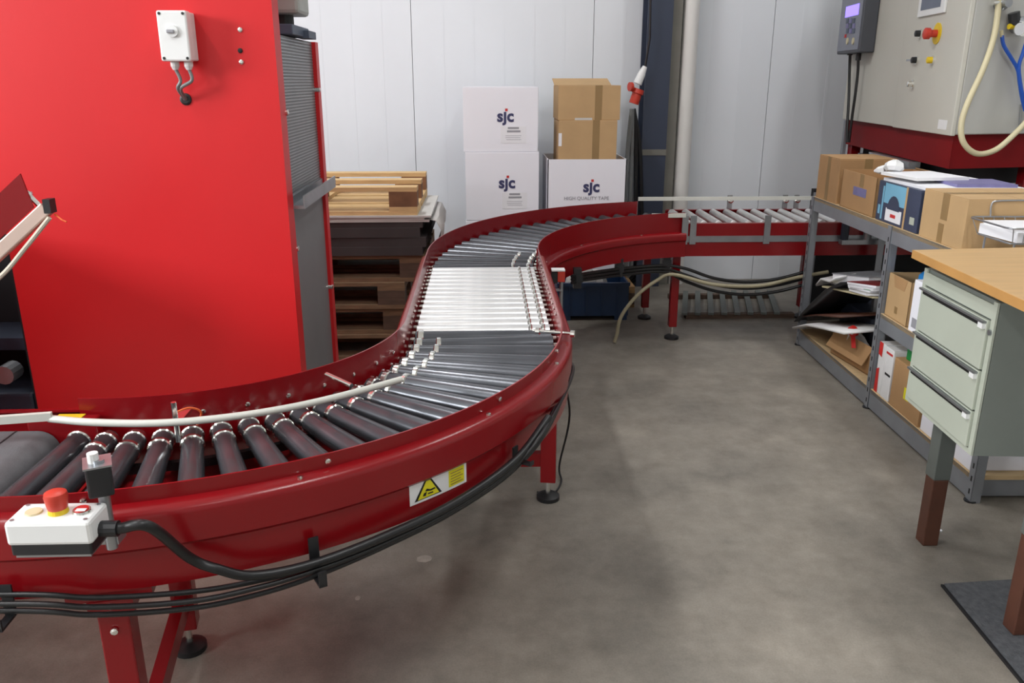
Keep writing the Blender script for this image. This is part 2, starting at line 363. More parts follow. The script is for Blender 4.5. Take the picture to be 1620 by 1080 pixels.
# 2. first bend
def curve_conveyor(name, label, path_r, path_l, prof_r, prof_l):
    t = thing(name, label, 'conveyor')
    rails(t, path_r, 1, prof_r); rails(t, path_l, -1, prof_l)
    return t
YS0 = 2.56
t = curve_conveyor('curved_roller_conveyor', 'red conveyor bend with fanned dark rollers and a warning sign, in front', [(XJ, YR)] + arc(C1, RO1, -90, 0, 40) + [(XRR, YS0)],
                   arc(C1, RI1, -94, 0, 30) + [(XLL, YS0)], NEAR, NEAR)
bend1 = t
pr = roller_protos(WID - 0.03, 0.023, 0.03, 'roller_grey', [(0.012, 0.02), (0.075, 0.016)])
prs = roller_protos(WID - 0.03, 0.026, 0.026, 'roller_grey', [(0.012, 0.02)])
put_roller(t, prs, (C1[0] - 0.036, YL - 0.015, ZT - 0.026), R(-90))
NB = 18
for i in range(NB):
    a = -90 + 2.0 + i * (88.5 / (NB - 1)); r = RI1 + 0.015
    o = put_roller(t, pr, (C1[0] + r * math.cos(R(a)), C1[1] + r * math.sin(R(a)), ZT - 0.028), R(a))
for a in (-80, -8):                       # support frames under the bend
    d = Vector((math.cos(R(a)), math.sin(R(a)), 0)); c = Vector((C1[0], C1[1], 0))
    po = c + d * (RO1 - 0.01); pi = c + d * (RI1 - 0.07)
    if a == -8: po = Vector((0.222, 2.70, 0)); pi = Vector((-0.25, 2.70, 0))
    leg(t, po, 0.555, 0.055, R(a)); leg(t, pi, 0.555, 0.055, R(a))
    MB().bar(po + Vector((0, 0, 0.16)), pi + Vector((0, 0, 0.16)), 0.03, 0.05).build('crossbar', 'red', t)
    MB().bar(po + Vector((0, 0, 0.53)), pi + Vector((0, 0, 0.53)), 0.05, 0.05).build('crossbeam', 'red', t)
    if a == -80:
        tn = Vector((-d.y, d.x, 0))
        MB().bar(po - tn * 0.075 + Vector((0, 0, 0.545)), po + tn * 0.075 + Vector((0, 0, 0.545)), 0.06, 0.02).build('mounting_plate', 'red', t)
        MB().bar(po - tn * 0.04 + Vector((0, 0, 0.52)), po + tn * 0.04 + Vector((0, 0, 0.52)), 0.064, 0.03).build('mounting_plate', 'red', t)
        for zz in (0.525, 0.47): MB().lathe(po + d * 0.03 + Vector((0, 0, zz)), d, [(0, 0.007), (0.005, 0.007), (0.007, 0.003)], 8).build('bolt', 'chrome', t)
bl = []
for a in (-84, -62, -38, -18):
    d = Vector((math.cos(R(a)), math.sin(R(a)), 0)); bl.append((Vector((C1[0], C1[1], NEAR[1])) + d * (RO1 + 0.016), (0, 0, 1)))
    d2 = Vector((math.cos(R(a + 3)), math.sin(R(a + 3)), 0)); bl.append((Vector((C1[0], C1[1], 0.735)) + d2 * (RO1 + 0.004), d2))
for a in range(-70, 1, 9):
    d = Vector((math.cos(R(a)), math.sin(R(a)), 0)); bl.append((Vector((C1[0], C1[1], 0.70)) + d * (RI1), d))
bolts(t, bl)
# drip floor under the bend: dark drive cover
MB().sweep(arc(C1, (RI1 + RO1) / 2, -90, 0, 24) + [(C1[0] + (RI1 + RO1) / 2, YS0)], [(-0.22, 0.575), (0.22, 0.575), (0.22, 0.58), (-0.22, 0.58)], 1).build('drive_cover', 'red_dark', t)
MB().sweep(arc(C1, RI1 + 0.09, -90, 0, 24), [(-0.008, 0.60), (0.008, 0.60), (0.008, 0.62), (-0.008, 0.62)], 1).build('drive_chain', 'rubber', t)
for a in (-62, -45): MB().lathe((C1[0] + 1.02 * math.cos(R(a)), C1[1] + 1.02 * math.sin(R(a)), 0.58), (0, 0, 1), [(0, 0.02), (0.03, 0.02)], 12).build('drive_pulley', 'blue_tube', t)
# warning sign on the outer panel
sp = [atCyl(q[0], q[1], C1, RO1 + NEAR[0] + 0.001) for q in ((651, 763), (742, 722))]
an = [math.degrees(math.atan2(p.y - C1[1], p.x - C1[0])) for p in sp]
rs = RO1 + NEAR[0] - 0.009
zb0 = atCyl(651, 800, C1, rs).z; zt0 = zb0 + 0.078; zt0 = min(zt0, NEAR[2] - 0.008)
def sign(m, a0, a1, zz0, zz1, off, name, parent, n=8):
    return MB().sweep(arc(C1, rs, a0, a1, n), [(off, zz0), (off, zz1), (off + 0.0006, zz1), (off + 0.0006, zz0)], 1).build(name, m, parent)
sg = sign('white_gloss', an[0], an[1], zb0, zt0, 0.0004, 'warning_sign', t); hS = zt0 - zb0; wS = an[1] - an[0]
def ontri(pts, off, name, m):
    v = []
    for (u, z) in pts:
        a = R(an[0] + wS * u); v.append((C1[0] + (rs + off) * math.cos(a), C1[1] + (rs + off) * math.sin(a), zb0 + hS * z))
    return MB().add(v, [list(range(len(v)))]).build(name, m, sg)
ontri([(0.07, 0.12), (0.53, 0.12), (0.36, 1.0), (0.24, 1.0)], 0.0017, 'triangle_border', 'ink')
ontri([(0.12, 0.17), (0.48, 0.17), (0.335, 0.98), (0.265, 0.98)], 0.0024, 'triangle', 'yellow_sign')
ontri([(0.2, 0.28), (0.25, 0.26), (0.27, 0.45), (0.22, 0.42)], 0.003, 'pictogram', 'ink')
ontri([(0.24, 0.5), (0.34, 0.42), (0.42, 0.44), (0.40, 0.52), (0.33, 0.5), (0.27, 0.6)], 0.003, 'pictogram', 'ink')
ontri([(0.28, 0.3), (0.38, 0.28), (0.37, 0.34), (0.29, 0.36)], 0.003, 'pictogram', 'ink')
ontri([(0.66, 0.14), (0.95, 0.14), (0.95, 0.99), (0.66, 0.99)], 0.0017, 'text_field', 'yellow_sign')
for k in range(5): ontri([(0.69, 0.24 + k * 0.14), (0.92 - 0.04 * (k % 2), 0.24 + k * 0.14), (0.92 - 0.04 * (k % 2), 0.285 + k * 0.14), (0.69, 0.285 + k * 0.14)], 0.0024, 'text_line', 'kraft_tape')
# 3. straight section with bright rollers
YS1 = 3.58
t = thing('straight_roller_conveyor', 'short red conveyor section with bright zinc rollers between the two bends', 'conveyor')
rails(t, [(XRR, YS0), (XRR, YS1)], 1, NEAR); rails(t, [(XLL, YS0), (XLL, YS1)], -1, NEAR)
ya, yb = atZ(770, 514, ZT).y, atZ(760, 423, ZT).y; NS = 14
pz = roller_protos(WID - 0.03, RR, RR, 'zinc', [(WID - 0.03 - 0.035, 0.014), (WID - 0.03 - 0.075, 0.012)])
for i in range(NS): put_roller(t, pz, (XLL + 0.015, ya + (yb - ya) * i / (NS - 1), ZT - RR), 0)
pgr = roller_protos(WID - 0.03, RR, RR, 'roller_grey', [(WID - 0.03 - 0.035, 0.014), (WID - 0.03 - 0.1, 0.012)])
yy = yb + 0.062
while yy < YS1 - 0.02: put_roller(t, pgr, (XLL + 0.015, yy, ZT - RR), 0); yy += 0.062
yy = ya - 0.062
while yy > C1[1] + 0.03: put_roller(t, prs, (XLL + 0.015, yy, ZT - 0.027), 0); yy -= 0.066
MB().bar((XRR - 0.016, YS0, 0.60), (XRR - 0.016, YS1, 0.60), 0.02, 0.03).build('chain_guide', 'rubber', t)
B(XLL + 0.02, XRR - 0.02, YS0, YS1, 0.57, 0.575).build('drive_cover', 'red_dark', t)
bolts(t, [((XRR, YS0 + 0.04 + k * 0.07, 0.725), (-1, 0, 0)) for k in range(14)] + [((XLL, YS0 + 0.04 + k * 0.07, 0.70), (1, 0, 0)) for k in range(4)])
leg(t, (XRR - 0.01, 3.42), 0.555); leg(t, (XLL + 0.01, 3.42), 0.555); MB().bar((XRR - 0.01, 3.42, 0.53), (XLL + 0.01, 3.42, 0.53), 0.04, 0.04).build('crossbeam', 'red', t)
# 4. second bend
t = curve_conveyor('curved_roller_conveyor', 'red conveyor bend with grey rollers near the back wall, below the white cartons', [(XRR, YS1)] + arc(C2, RI2, 178, 100, 36),
                   [(XLL, YS1)] + arc(C2, RO2, 178, 104, 36) + [(0.94, C2[1] + RO2 - 0.03)], FAR, FAR)
MB().sweep(arc(C2, RO2, 105, 97, 8), panel_prof(*FAR), -1).build('side_panel', 'red', t)
p2 = roller_protos(WID - 0.03, 0.021, 0.028, 'roller_grey', [(0.012, 0.02), (0.085, 0.016)])
p2d = roller_protos(WID - 0.03, 0.021, 0.028, 'roller_grey', [(0.012, 0.02)])
N2 = 21
for i in range(N2):
    a = 176 - i * (74.0 / (N2 - 1)); r = RI2 + 0.015
    put_roller(t, p2 if i < 4 else p2d, (C2[0] + r * math.cos(R(a)), C2[1] + r * math.sin(R(a)), ZT - 0.028), R(a))
bolts(t, [((C2[0] + (RI2 - 0.02) * math.cos(R(a)), C2[1] + (RI2 - 0.02) * math.sin(R(a)), FAR[1]), (0, 0, 1)) for a in (165, 140, 115)])
MB().sweep(arc(C2, (RI2 + RO2) / 2, 178, 100, 24), [(-0.21, 0.53), (0.21, 0.53), (0.21, 0.535), (-0.21, 0.535)], 1).build('drive_cover', 'red_dark', t)
yn, yf = C2[1] + RI2, C2[1] + RO2
for xx in (1.098,):
    leg(t, (xx, yn + 0.03), 0.50, 0.045); leg(t, (xx - 0.08, yf - 0.01), 0.50, 0.045); MB().bar((xx, yn + 0.03, 0.48), (xx - 0.08, yf - 0.01, 0.48), 0.04, 0.05).build('crossbeam', 'red_dark', t)
# 5. straight roller conveyor running under the machine on the right
XE = 3.3
t = thing('straight_roller_conveyor', 'red roller conveyor with steel side brackets running behind the grey shelving', 'conveyor')
xs = 1.125
for (yy, sd) in ((yn, 1), (yf, -1)):
    MB().sweep([(xs, yy), (XE, yy)], [(0.004, 0.69), (0.034, 0.69), (0.034, 0.505), (0.0, 0.505), (0.0, 0.508), (0.031, 0.508), (0.031, 0.687), (0.004, 0.687)], sd).build('side_panel', 'red', t)
pz2 = roller_protos(WID - 0.02, 0.023, 0.023, 'zinc', [])
k = 0
while xs + 0.03 + k * 0.085 < XE: put_roller(t, pz2, (xs + 0.03 + k * 0.085, yn + 0.01, ZT - 0.01), R(90)); k += 1
B(xs - 0.01, XE, yn - 0.038, yn - 0.034, 0.585, 0.62).build('grey_strip', 'steel', t)
for px in (1083, 1096, 1213):
    xx = atY(px, 375, yn - 0.045).x; B(xx - 0.017, xx + 0.017, yn - 0.046, yn - 0.038, 0.575, 0.735).build('guide_bracket', 'steel', t)
for px in (1153, 1240, 1258):
    xx = atY(px, 335, yf + 0.04).x; B(xx - 0.015, xx + 0.015, yf + 0.034, yf + 0.042, 0.6, 0.775).build('guide_bracket', 'steel', t)
    MB().lathe((xx, yf + 0.034, 0.745), (0, -1, 0), [(0, 0.018), (0.02, 0.018), (0.026, 0.01)], 12).build('clamp_knob', 'chrome', t)
a = atY(1030, 349, yn - 0.02); c = atY(1085, 344, yn - 0.045)
MB().bar((a.x, yn - 0.03, 0.735), (c.x, yn - 0.045, 0.738), 0.012, 0.022).build('guide_rail', 'offwhite_rail', t)
MB().bar((0.95, yf + 0.012, 0.758), (XE - 0.8, yf + 0.012, 0.758), 0.012, 0.022).build('guide_rail', 'offwhite_rail', t)
B(xs, XE, yn + 0.02, yf - 0.02, 0.53, 0.535).build('drive_cover', 'red_dark', t)
leg(t, (2.02, yf - 0.02), 0.5, 0.045)
for yy in (yn + 0.02, yf - 0.02): leg(t, (3.1, yy), 0.5, 0.045)
# white guide rods along the first bend
t = thing('guide_rod', 'off-white plastic guide rod curving along the inside of the front bend', 'guide rail')
zz = 0.738
pts = [atZ(*q, zz) for q in ((78, 662), (150, 668), (250, 669), (350, 661), (450, 646), (540, 626), (635, 600))]
MB().tube(spline(pts, 8), 0.0085, 10).build('rod', 'offwhite_rail', t, smooth=True)
q = atZ(275, 662, zz); MB().cyl(q + Vector((0, 0.01, -0.06)), q + Vector((0, 0.01, 0.035)), 0.006, 10).build('bracket_bolt', 'chrome', t)
B(q.x - 0.012, q.x + 0.012, q.y - 0.004, YL + 0.002, 0.722, 0.73).build('bracket', 'chrome', t)
q0, q1 = atZ(516, 592, 0.745), atZ(556, 610, 0.735); MB().cyl(q0, q1, 0.006, 10).build('bracket_rod', 'chrome', t)
MB().tube(spline([atZ(278, 652, 0.74), atZ(300, 645, 0.745), atZ(318, 652, 0.73), atZ(312, 672, 0.70)], 6), 0.0025, 6).build('string', 'orange', t)
t = thing('guide_bar', 'straight off-white guide bar above the belt at the left edge', 'guide rail')
a, c = atZ(82, 658, 0.745), atZ(0, 664, 0.745); d = (c - a).normalized()
MB().bar(a, a + d * 1.2, 0.012, 0.018).build('bar', 'offwhite_rail', t)
MB().cyl((a + d * 0.5) + Vector((0, 0, -0.06)), (a + d * 0.5), 0.007, 8).build('stand', 'chrome', t)
# threaded adjusting rod on the straight section
t = thing('adjusting_rod', 'steel adjusting rod sticking out through the guard right of the bright rollers', 'rod')
a, c = atZ(843, 523, 0.735), atZ(908, 528, 0.735)
MB().cyl(a, c, 0.005, 10).build('rod', 'chrome', t)
for q in (a + (c - a) * 0.12, a + (c - a) * 0.97): MB().cyl(q - (c - a) * 0.05, q + (c - a) * 0.05, 0.011, 12).build('nut', 'chrome', t)
# photo sensor on its post right of the straight section
t = thing('photo_sensor', 'red and black photo sensor on a thin steel post beside the straight section', 'sensor')
s0 = atX(888, 445, 0.345)
MB().cyl((0.345, s0.y, 0.33), (0.345, s0.y, s0.z), 0.009, 10).build('post', 'steel', t, smooth=True)
B(0.326, 0.36, s0.y - 0.018, s0.y + 0.03, s0.z, s0.z + 0.05).build('housing', 'red_plastic', t, bevel=0.003)
B(0.30, 0.326, s0.y - 0.018, s0.y + 0.03, s0.z - 0.005, s0.z + 0.045).build('lens', 'black_plastic', t)
B(0.30, 0.36, s0.y - 0.02, s0.y + 0.032, s0.z + 0.05, s0.z + 0.056).build('cap', 'white_plastic', t)
B(0.25, 0.35, s0.y - 0.012, s0.y + 0.012, 0.545, 0.553).build('bracket', 'steel', t)
# sensor on rod + emergency stop box on the front bend
t = thing('photo_sensor', 'grey sensor block on an upright steel rod beside the emergency stop box', 'sensor')
q = atY(178, 866, 1.283); q2 = atY(160, 735, 1.283)
MB().cyl((q.x, 1.283, q.z), (q.x, 1.283, q2.z + 0.01), 0.0095, 12).build('rod', 'steel', t, smooth=True)
B(q.x - 0.024, q.x + 0.016, 1.262, 1.31, q2.z - 0.052, q2.z + 0.002, rz=R(25)).build('block', 'black_plastic', t, bevel=0.004)
B(q.x - 0.026, q.x + 0.018, 1.26, 1.312, q2.z + 0.002, q2.z + 0.005, rz=R(25)).build('plate', 'steel', t)
MB().cyl((q.x - 0.008, 1.283, q2.z + 0.005), (q.x - 0.008, 1.283, q2.z + 0.022), 0.009, 12).build('rod_end', 'white_plastic', t)
B(q.x - 0.03, q.x + 0.012, 1.283, 1.314, q.z + 0.006, q.z + 0.022).build('clamp', 'steel', t)
t = thing('emergency_stop_box', 'white and black control box with a red mushroom button on the conveyor side', 'control box')
e0, e1 = atY(30, 866, 1.235), atY(162, 862, 1.235); X0, X1 = e0.x, e1.x; ZB = atY(95, 876, 1.22).z; ya_, yb_ = 1.205, 1.275
B(X0 + 0.004, X1 - 0.004, ya_ + 0.002, yb_ - 0.002, ZB + 0.005, ZB + 0.03).build('base', 'black_plastic', t, bevel=0.003)
B(X0, X1, ya_, yb_, ZB + 0.024, ZB + 0.066).build('lid', 'white_plastic', t, bevel=0.006)
B(X0 + 0.008, X1 - 0.008, ya_ + 0.006, yb_ + 0.03, ZB, ZB + 0.006).build('mounting_plate', 'steel', t)
xm = (X0 + X1) / 2; ym = (ya_ + yb_) / 2; zt = ZB + 0.066
MB().lathe((xm + 0.004, ym, zt), (0, 0, 1), [(0, 0.016), (0.008, 0.015)], 20).build('collar', 'yellow', t)
MB().lathe((xm + 0.004, ym, zt + 0.008), (0, 0, 1), [(0, 0.015), (0.004, 0.016), (0.022, 0.0185), (0.028, 0.017), (0.031, 0.011)], 24).build('mushroom_button', 'red_plastic', t, smooth=True)
k = MB().lathe((xm + 0.042, ym, zt), (0, 0, 1), [(0, 0.015), (0.005, 0.014)], 20).build('button_ring', 'chrome', t)
MB().lathe((xm + 0.042, ym, zt + 0.005), (0, 0, 1), [(0, 0.011), (0.002, 0.011)], 18).build('button', 'red_box', k)
B(xm + 0.036, xm + 0.052, ym - 0.011, ym - 0.002, zt + 0.007, zt + 0.0076).build('button_mark', 'white_gloss', k)
MB().lathe((xm - 0.036, ym, zt), (0, 0, 1), [(0, 0.014), (0.003, 0.013)], 20).build('blank_plug', 'hose_beige', t)
for sx in (X0 + 0.01, X1 - 0.01):
    for sy in (ya_ + 0.01, yb_ - 0.01): MB().lathe((sx, sy, zt), (0, 0, 1), [(0, 0.0035), (0.0012, 0.0035)], 8).build('screw', 'steel', t)
MB().cyl((X1 - 0.002, ym, ZB + 0.034), (X1 + 0.028, ym, ZB + 0.034), 0.0135, 12).build('cable_gland', 'black_plastic', t)
# cables hanging along the outside of the first bend
rc = RO1 + 0.03
def cyl_cable(pxs, r, off): return spline([atCyl(q[0], q[1], C1, rc + off) for q in pxs], 8)
st = Vector((X1 + 0.028, ym, ZB + 0.034))
pts = [st, st + Vector((0.05, 0.004, 0.0))] + [atCyl(*q, C1, rc + 0.035) for q in ((300, 882), (345, 900), (400, 910), (490, 893), (600, 852), (720, 795), (815, 728), (868, 660))]
tag(MB().tube(spline(pts, 8), 0.0095, 12).build('stop_box_cable', 'cable', smooth=True), 'thick black cable sagging from the emergency stop box along the bend', 'cable')
below = [[(-60, 942), (0, 940), (150, 945), (300, 936), (400, 920), (490, 898), (600, 858), (720, 800), (815, 733), (870, 660)],
         [(-60, 966), (0, 966), (150, 972), (300, 962), (400, 942), (490, 914), (600, 868), (720, 808), (815, 741), (872, 668)],
         [(-60, 956), (0, 955), (150, 960), (300, 951), (400, 931), (490, 905), (600, 863), (720, 804), (815, 737), (871, 664)]]
for i, q in enumerate(below):
    # beyond the bend the cable follows the straight section
    pts = []
    for (u, v) in q:
        p = atCyl(max(u, -20), v, C1, rc + 0.012 + 0.012 * i); 
        if u < 0: p = p + Vector((-0.6, 0, 0))
        pts.append(p)
    pts += [Vector((XRR + 0.04 + 0.01 * i, 2.6, 0.53)), Vector((XRR + 0.03, 2.75, 0.54))]
    tag(MB().tube(spline(pts, 8), 0.0052, 10).build('power_cable', 'cable', smooth=True), ['uppermost', 'lowest', 'middle'][i] + ' of the three thin black cables slung under the front bend', 'cable', 'cables under the front bend')
for (u, v0, v1) in ((495, 850, 925), (815, 706, 745), (8, 925, 990)):
    a, c = atCyl(u, v0, C1, rc + 0.012), atCyl(u, v1, C1, rc + 0.045); d = Vector((a.x - C1[0], a.y - C1[1], 0)).normalized()
    o = MB().bar(a, Vector((a.x, a.y, c.z)) + d * 0.0, 0.02, 0.004, up=d).bar(Vector((a.x, a.y, c.z)) + d * 0.046, Vector((a.x, a.y, (a.z + c.z) / 2 - 0.01)) + d * 0.046, 0.016, 0.004, up=d).bar(Vector((a.x, a.y, c.z)), Vector((a.x, a.y, c.z)) + d * 0.048, 0.016, 0.005).build('cable_clip', 'black_plastic')
    tag(o, {495: 'black cable clip in the middle of the front bend', 815: 'black cable clip right of the warning sign', 8: 'black cable clip at the left edge of the picture'}[u], 'clip', 'cable clips under the front bend')
# loop of cable at the foot of the bend
f0 = atZ(866, 778, 0.006)
tag(MB().tube(spline([(XRR + 0.03, 2.74, 0.50), (XRR + 0.07, 2.77, 0.3), atZ(885, 735, 0.05), atZ(888, 762, 0.008), atZ(872, 783, 0.006), atZ(850, 778, 0.006)], 8), 0.004, 8).build('loose_cable', 'cable', smooth=True), 'thin dark cable curling on the floor around the conveyor foot', 'cable')
# cables under the second bend and the far straight
for i in range(3):
    pts = [atY(q[0], q[1] + 5 * i, q[2]) for q in ((905, 437, 4.0), (930, 432, 4.2), (990, 424, 4.45), (1050, 420, 4.55))]
    pts += [atY(u, v + 10 * i, 4.56) for (u, v) in ((1085, 425), (1130, 440 ), (1180, 446), (1230, 441), (1280, 428))]
    tag(MB().tube(spline(pts, 6), 0.009, 8).build('power_cable', 'cable', smooth=True), ['upper', 'middle', 'lower'][i] + ' dark cable sagging under the far conveyor', 'cable', 'cables under the far conveyor')
for (u, v, yy) in ((914, 428, 4.05), (980, 412, 4.42), (1055, 405, 4.56)):
    p = atY(u, v, yy); tag(B(p.x - 0.02, p.x + 0.02, p.y - 0.01, p.y + 0.04, p.z - 0.09, p.z + 0.01).box(p.x - 0.025, p.x + 0.025, p.y - 0.014, p.y - 0.01, p.z - 0.06, p.z - 0.02).build('cable_clip', 'black_plastic'), {914: 'black cable clip behind the red photo sensor', 980: 'middle black cable clip under the far bend', 1055: 'black cable clip above the far conveyor leg'}[u], 'clip', 'cable clips under the far bend')
pts = [atZ(972, 541, 0.008), atY(976, 528, 4.55), atY(983, 500, 4.55), atY(1008, 467, 4.55), atY(1040, 443, 4.55), atY(1065, 434, 4.55), atY(1130, 450, 4.53), atY(1200, 452, 4.53), atY(1260, 439, 4.53), atY(1310, 430, 4.53)]
tag(MB().tube(spline(pts, 8), 0.0105, 10).build('drain_hose', 'hose_dirty', smooth=True), 'beige hose arching from the floor under the far conveyor', 'hose')
# ------------------------------------------------------------------ red cabinet on the left
YC = 2.5; YC2 = 3.15
t = thing('red_machine_cabinet', 'tall bright red machine cabinet with grey mesh side behind the front bend', 'machine', (0, 0, 0))
xr = -0.585; xo = -1.425; zo = 1.13
B(-3.4, xr, YC, YC + 0.012, zo, 2.6).build('front_panel_upper', 'red_cabinet', t)
B(xo, xr, YC, YC + 0.012, 0.02, zo).build('front_panel', 'red_cabinet', t)
B(xr - 0.012, xr, YC + 0.012, YC + 0.075, 0.02, 2.6).build('corner_post', 'red_cabinet', t)
B(xr - 0.03, xr - 0.014, YC + 0.075, YC2 - 0.05, 1.08, 1.58).build('mesh_panel', 'mesh_grey', t)
B(xr - 0.03, xr - 0.012, YC + 0.075, YC2 - 0.05, 0.06, 1.08).build('side_door', 'panel_grey', t)
B(xr - 0.02, xr, YC2 - 0.05, YC2, 0.02, 1.58).build('rear_post', 'red_cabinet', t)
B(xo - 1.9, xr - 0.03, YC2 - 0.02, YC2, 0.02, 1.58).build('rear_panel', 'red_cabinet', t)
B(xo, xr - 0.03, YC + 0.012, YC2 - 0.02, 1.565, 1.58).build('top_panel', 'panel_grey', t)
# ledge along the side
h = B(xr - 0.012, xr + 0.035, YC + 0.07, YC2 - 0.02, 1.075, 1.085).build('side_ledge', 'steel', t)
B(xr + 0.031, xr + 0.035, YC + 0.07, YC2 - 0.02, 1.085, 1.115).build('ledge_lip', 'steel', h); B(xr - 0.012, xr - 0.006, YC + 0.07, YC2 - 0.02, 1.085, 1.11).build('ledge_lip', 'steel', h)
for (yy, zz) in ((YC + 0.078, 1.36), (YC + 0.078, 0.95), (YC2 - 0.045, 1.42), (YC2 - 0.045, 0.70)):
    MB().lathe((xr - 0.014, yy, zz), (1, 0, 0), [(0, 0.009), (0.018, 0.009), (0.02, 0.005)], 12).build('door_latch', 'chrome', t)
for i in range(52):                                           # wires of the mesh panel
    zz = 1.09 + i * 0.0094; B(xr - 0.014, xr - 0.0125, YC + 0.076, YC2 - 0.051, zz, zz + 0.004).build('mesh_wire', 'steel', t)
for (u, v, m) in ((380, 47, 'chrome'), (382, 98, 'chrome'), (380, 80, 'ink')):
    p = atY(u, v, YC); MB().lathe(p, (0, -1, 0), [(0, 0.007), (0.003, 0.0065), (0.004, 0.003)], 10).build('screw' if m == 'chrome' else 'screw_hole', m, t)
# dark interior behind the opening
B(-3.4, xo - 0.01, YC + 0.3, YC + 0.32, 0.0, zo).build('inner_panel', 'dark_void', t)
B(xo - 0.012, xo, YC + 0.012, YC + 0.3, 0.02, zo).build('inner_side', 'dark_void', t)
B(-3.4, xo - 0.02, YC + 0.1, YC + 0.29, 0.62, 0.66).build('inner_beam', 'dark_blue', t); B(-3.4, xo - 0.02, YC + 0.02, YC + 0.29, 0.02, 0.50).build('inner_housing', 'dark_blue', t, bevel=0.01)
MB().cyl((-1.50, YC - 0.02, 0.575), (-1.50, YC + 0.04, 0.575), 0.03, 14).build('inner_knob', 'steel', t)
# motor on top
B(-0.72, -0.575, 2.70, 2.95, 1.585, 1.615).build('motor_base', 'blue_grey', t, bevel=0.003); B(-0.60, -0.558, 2.86, 2.98, 1.582, 1.605).build('motor_base', 'blue_grey', t)
MB().cyl((-0.625, 2.80, 1.612), (-0.625, 2.80, 1.65), 0.035, 16).build('motor_flange', 'black_plastic', t)
mo = B(-0.70, -0.555, 2.72, 2.88, 1.645, 1.95).build('motor_housing', 'motor_grey', t, bevel=0.012)
for zz in (1.70, 1.78): B(-0.69, -0.64, 2.712, 2.72, zz, zz + 0.012).build('motor_mark', 'black_plastic', mo)
# isolator switch box on the cabinet front
t = thing('isolator_box', 'white plastic switch box with two cables on the red cabinet', 'switch box')
a, c, d = atY(246, 16, YC - 0.075), atY(289, 14, YC - 0.075), atY(258, 97, YC - 0.075)
bx0, bx1, bz1, bz0 = (a.x + d.x) / 2 - 0.003, (a.x + d.x) / 2 + 0.078, a.z, d.z
B(bx0 + 0.002, bx1 - 0.002, YC - 0.04, YC, bz0 + 0.002, bz1 - 0.002).build('base', 'white_plastic', t, bevel=0.004)
B(bx0, bx1, YC - 0.075, YC - 0.04, bz0, bz1).build('lid', 'white_plastic', t, bevel=0.005)
zc = (bz0 + bz1) / 2 + 0.012; xc = (bx0 + bx1) / 2
MB().lathe((xc, YC - 0.075, zc), (0, -1, 0), [(0, 0.016), (0.006, 0.015)], 18).build('switch', 'white_plastic', t)
B(xc - 0.014, xc + 0.006, YC - 0.088, YC - 0.081, zc - 0.005, zc + 0.004).build('switch_handle', 'grey_ink', t, bevel=0.002)
for sx in (bx0 + 0.009, bx1 - 0.009):
    for sz in (bz0 + 0.008, bz1 - 0.008): MB().lathe((sx, YC - 0.075, sz), (0, -1, 0), [(0, 0.004), (0.0012, 0.004)], 8).build('screw', 'ink', t)
hp = atY(294, 157, YC)
MB().lathe(hp, (0, -1, 0), [(0, 0.017), (0.004, 0.016), (0.006, 0.011)], 18).build('grommet', 'rubber', t)
for i, sx in enumerate((bx0 + 0.026, bx1 - 0.018)):
    MB().lathe((sx, YC - 0.045, bz0), (0, 0, -1), [(0, 0.012), (0.012, 0.012), (0.022, 0.007)], 12).build('cable_gland', 'white_plastic', t)
    MB().tube(spline([(sx, YC - 0.045, bz0 - 0.02), (sx + 0.01 - 0.006 * i, YC - 0.045, bz0 - 0.05), (hp.x - 0.005 + 0.008 * i, YC - 0.04, hp.z + 0.03), (hp.x + 0.002 * i, YC - 0.005, hp.z)], 6), 0.005, 8).build('cable', 'cable_grey', t, smooth=True)
# slanted chute at the left edge
t = thing('slanted_chute', 'slanted chute with pale side beam and red guard at the left edge', 'chute')
YH = 1.95
a, c = atY(76, 328, YH), atY(0, 398, YH); d = (c - a).normalized(); e = a + d * 0.95
MB().bar(a, e, 0.026, 0.03).build('side_beam', 'aluminium_red_bounce', t, bevel=0.003)
nrm = Vector((-d.z, 0, d.x)); nrm = nrm if nrm.z > 0 else -nrm
MB().add([a + nrm * 0.018 + d * 0.02 + Vector((0, k, 0)) for k in (-0.012, -0.008)] + [a + nrm * 0.088 - d * 0.015 + Vector((0, k, 0)) for k in (-0.012, -0.008)] + [e + nrm * 0.085 + Vector((0, k, 0)) for k in (-0.012, -0.008)] + [e + nrm * 0.018 + Vector((0, k, 0)) for k in (-0.012, -0.008)],
         [(0, 2, 4, 6), (1, 7, 5, 3), (0, 1, 3, 2), (2, 3, 5, 4), (4, 5, 7, 6), (6, 7, 1, 0)]).build('guard', 'red', t)
MB().obox((a + e) / 2 + d * 0.3 - nrm * 0.005 + Vector((0, 0.17, 0)), 0.35, 0.32, 0.008, Matrix((d, Vector((0, 1, 0)), nrm)).transposed()).build('slide_plate', 'steel', t)
MB().bar(a + d * 0.62 + Vector((0, 0.34, 0)), e + Vector((0, 0.34, 0)), 0.03, 0.036).build('side_beam', 'aluminium_red_bounce', t)
MB().cyl(a + nrm * 0.01 + d * 0.012, a + nrm * 0.045 + d * 0.012, 0.006, 8).build('pin', 'chrome', t); MB().lathe(a + nrm * 0.042 + d * 0.012, nrm, [(0, 0.008), (0.006, 0.011), (0.012, 0.008)], 12).build('pin_head', 'chrome', t)
B(a.x - 0.004, a.x + 0.012, YH - 0.014, YH + 0.014, a.z - 0.012, a.z + 0.02).build('end_cap', 'black_plastic', t)
MB().tube(spline([a - nrm * 0.02 + d * 0.01 + Vector((0, -0.01, 0)), atY(40, 392, YH - 0.01), atY(0, 438, YH - 0.01), atY(-60, 480, YH - 0.01)], 6), 0.0055, 8).build('rope', 'rope', t, smooth=True)
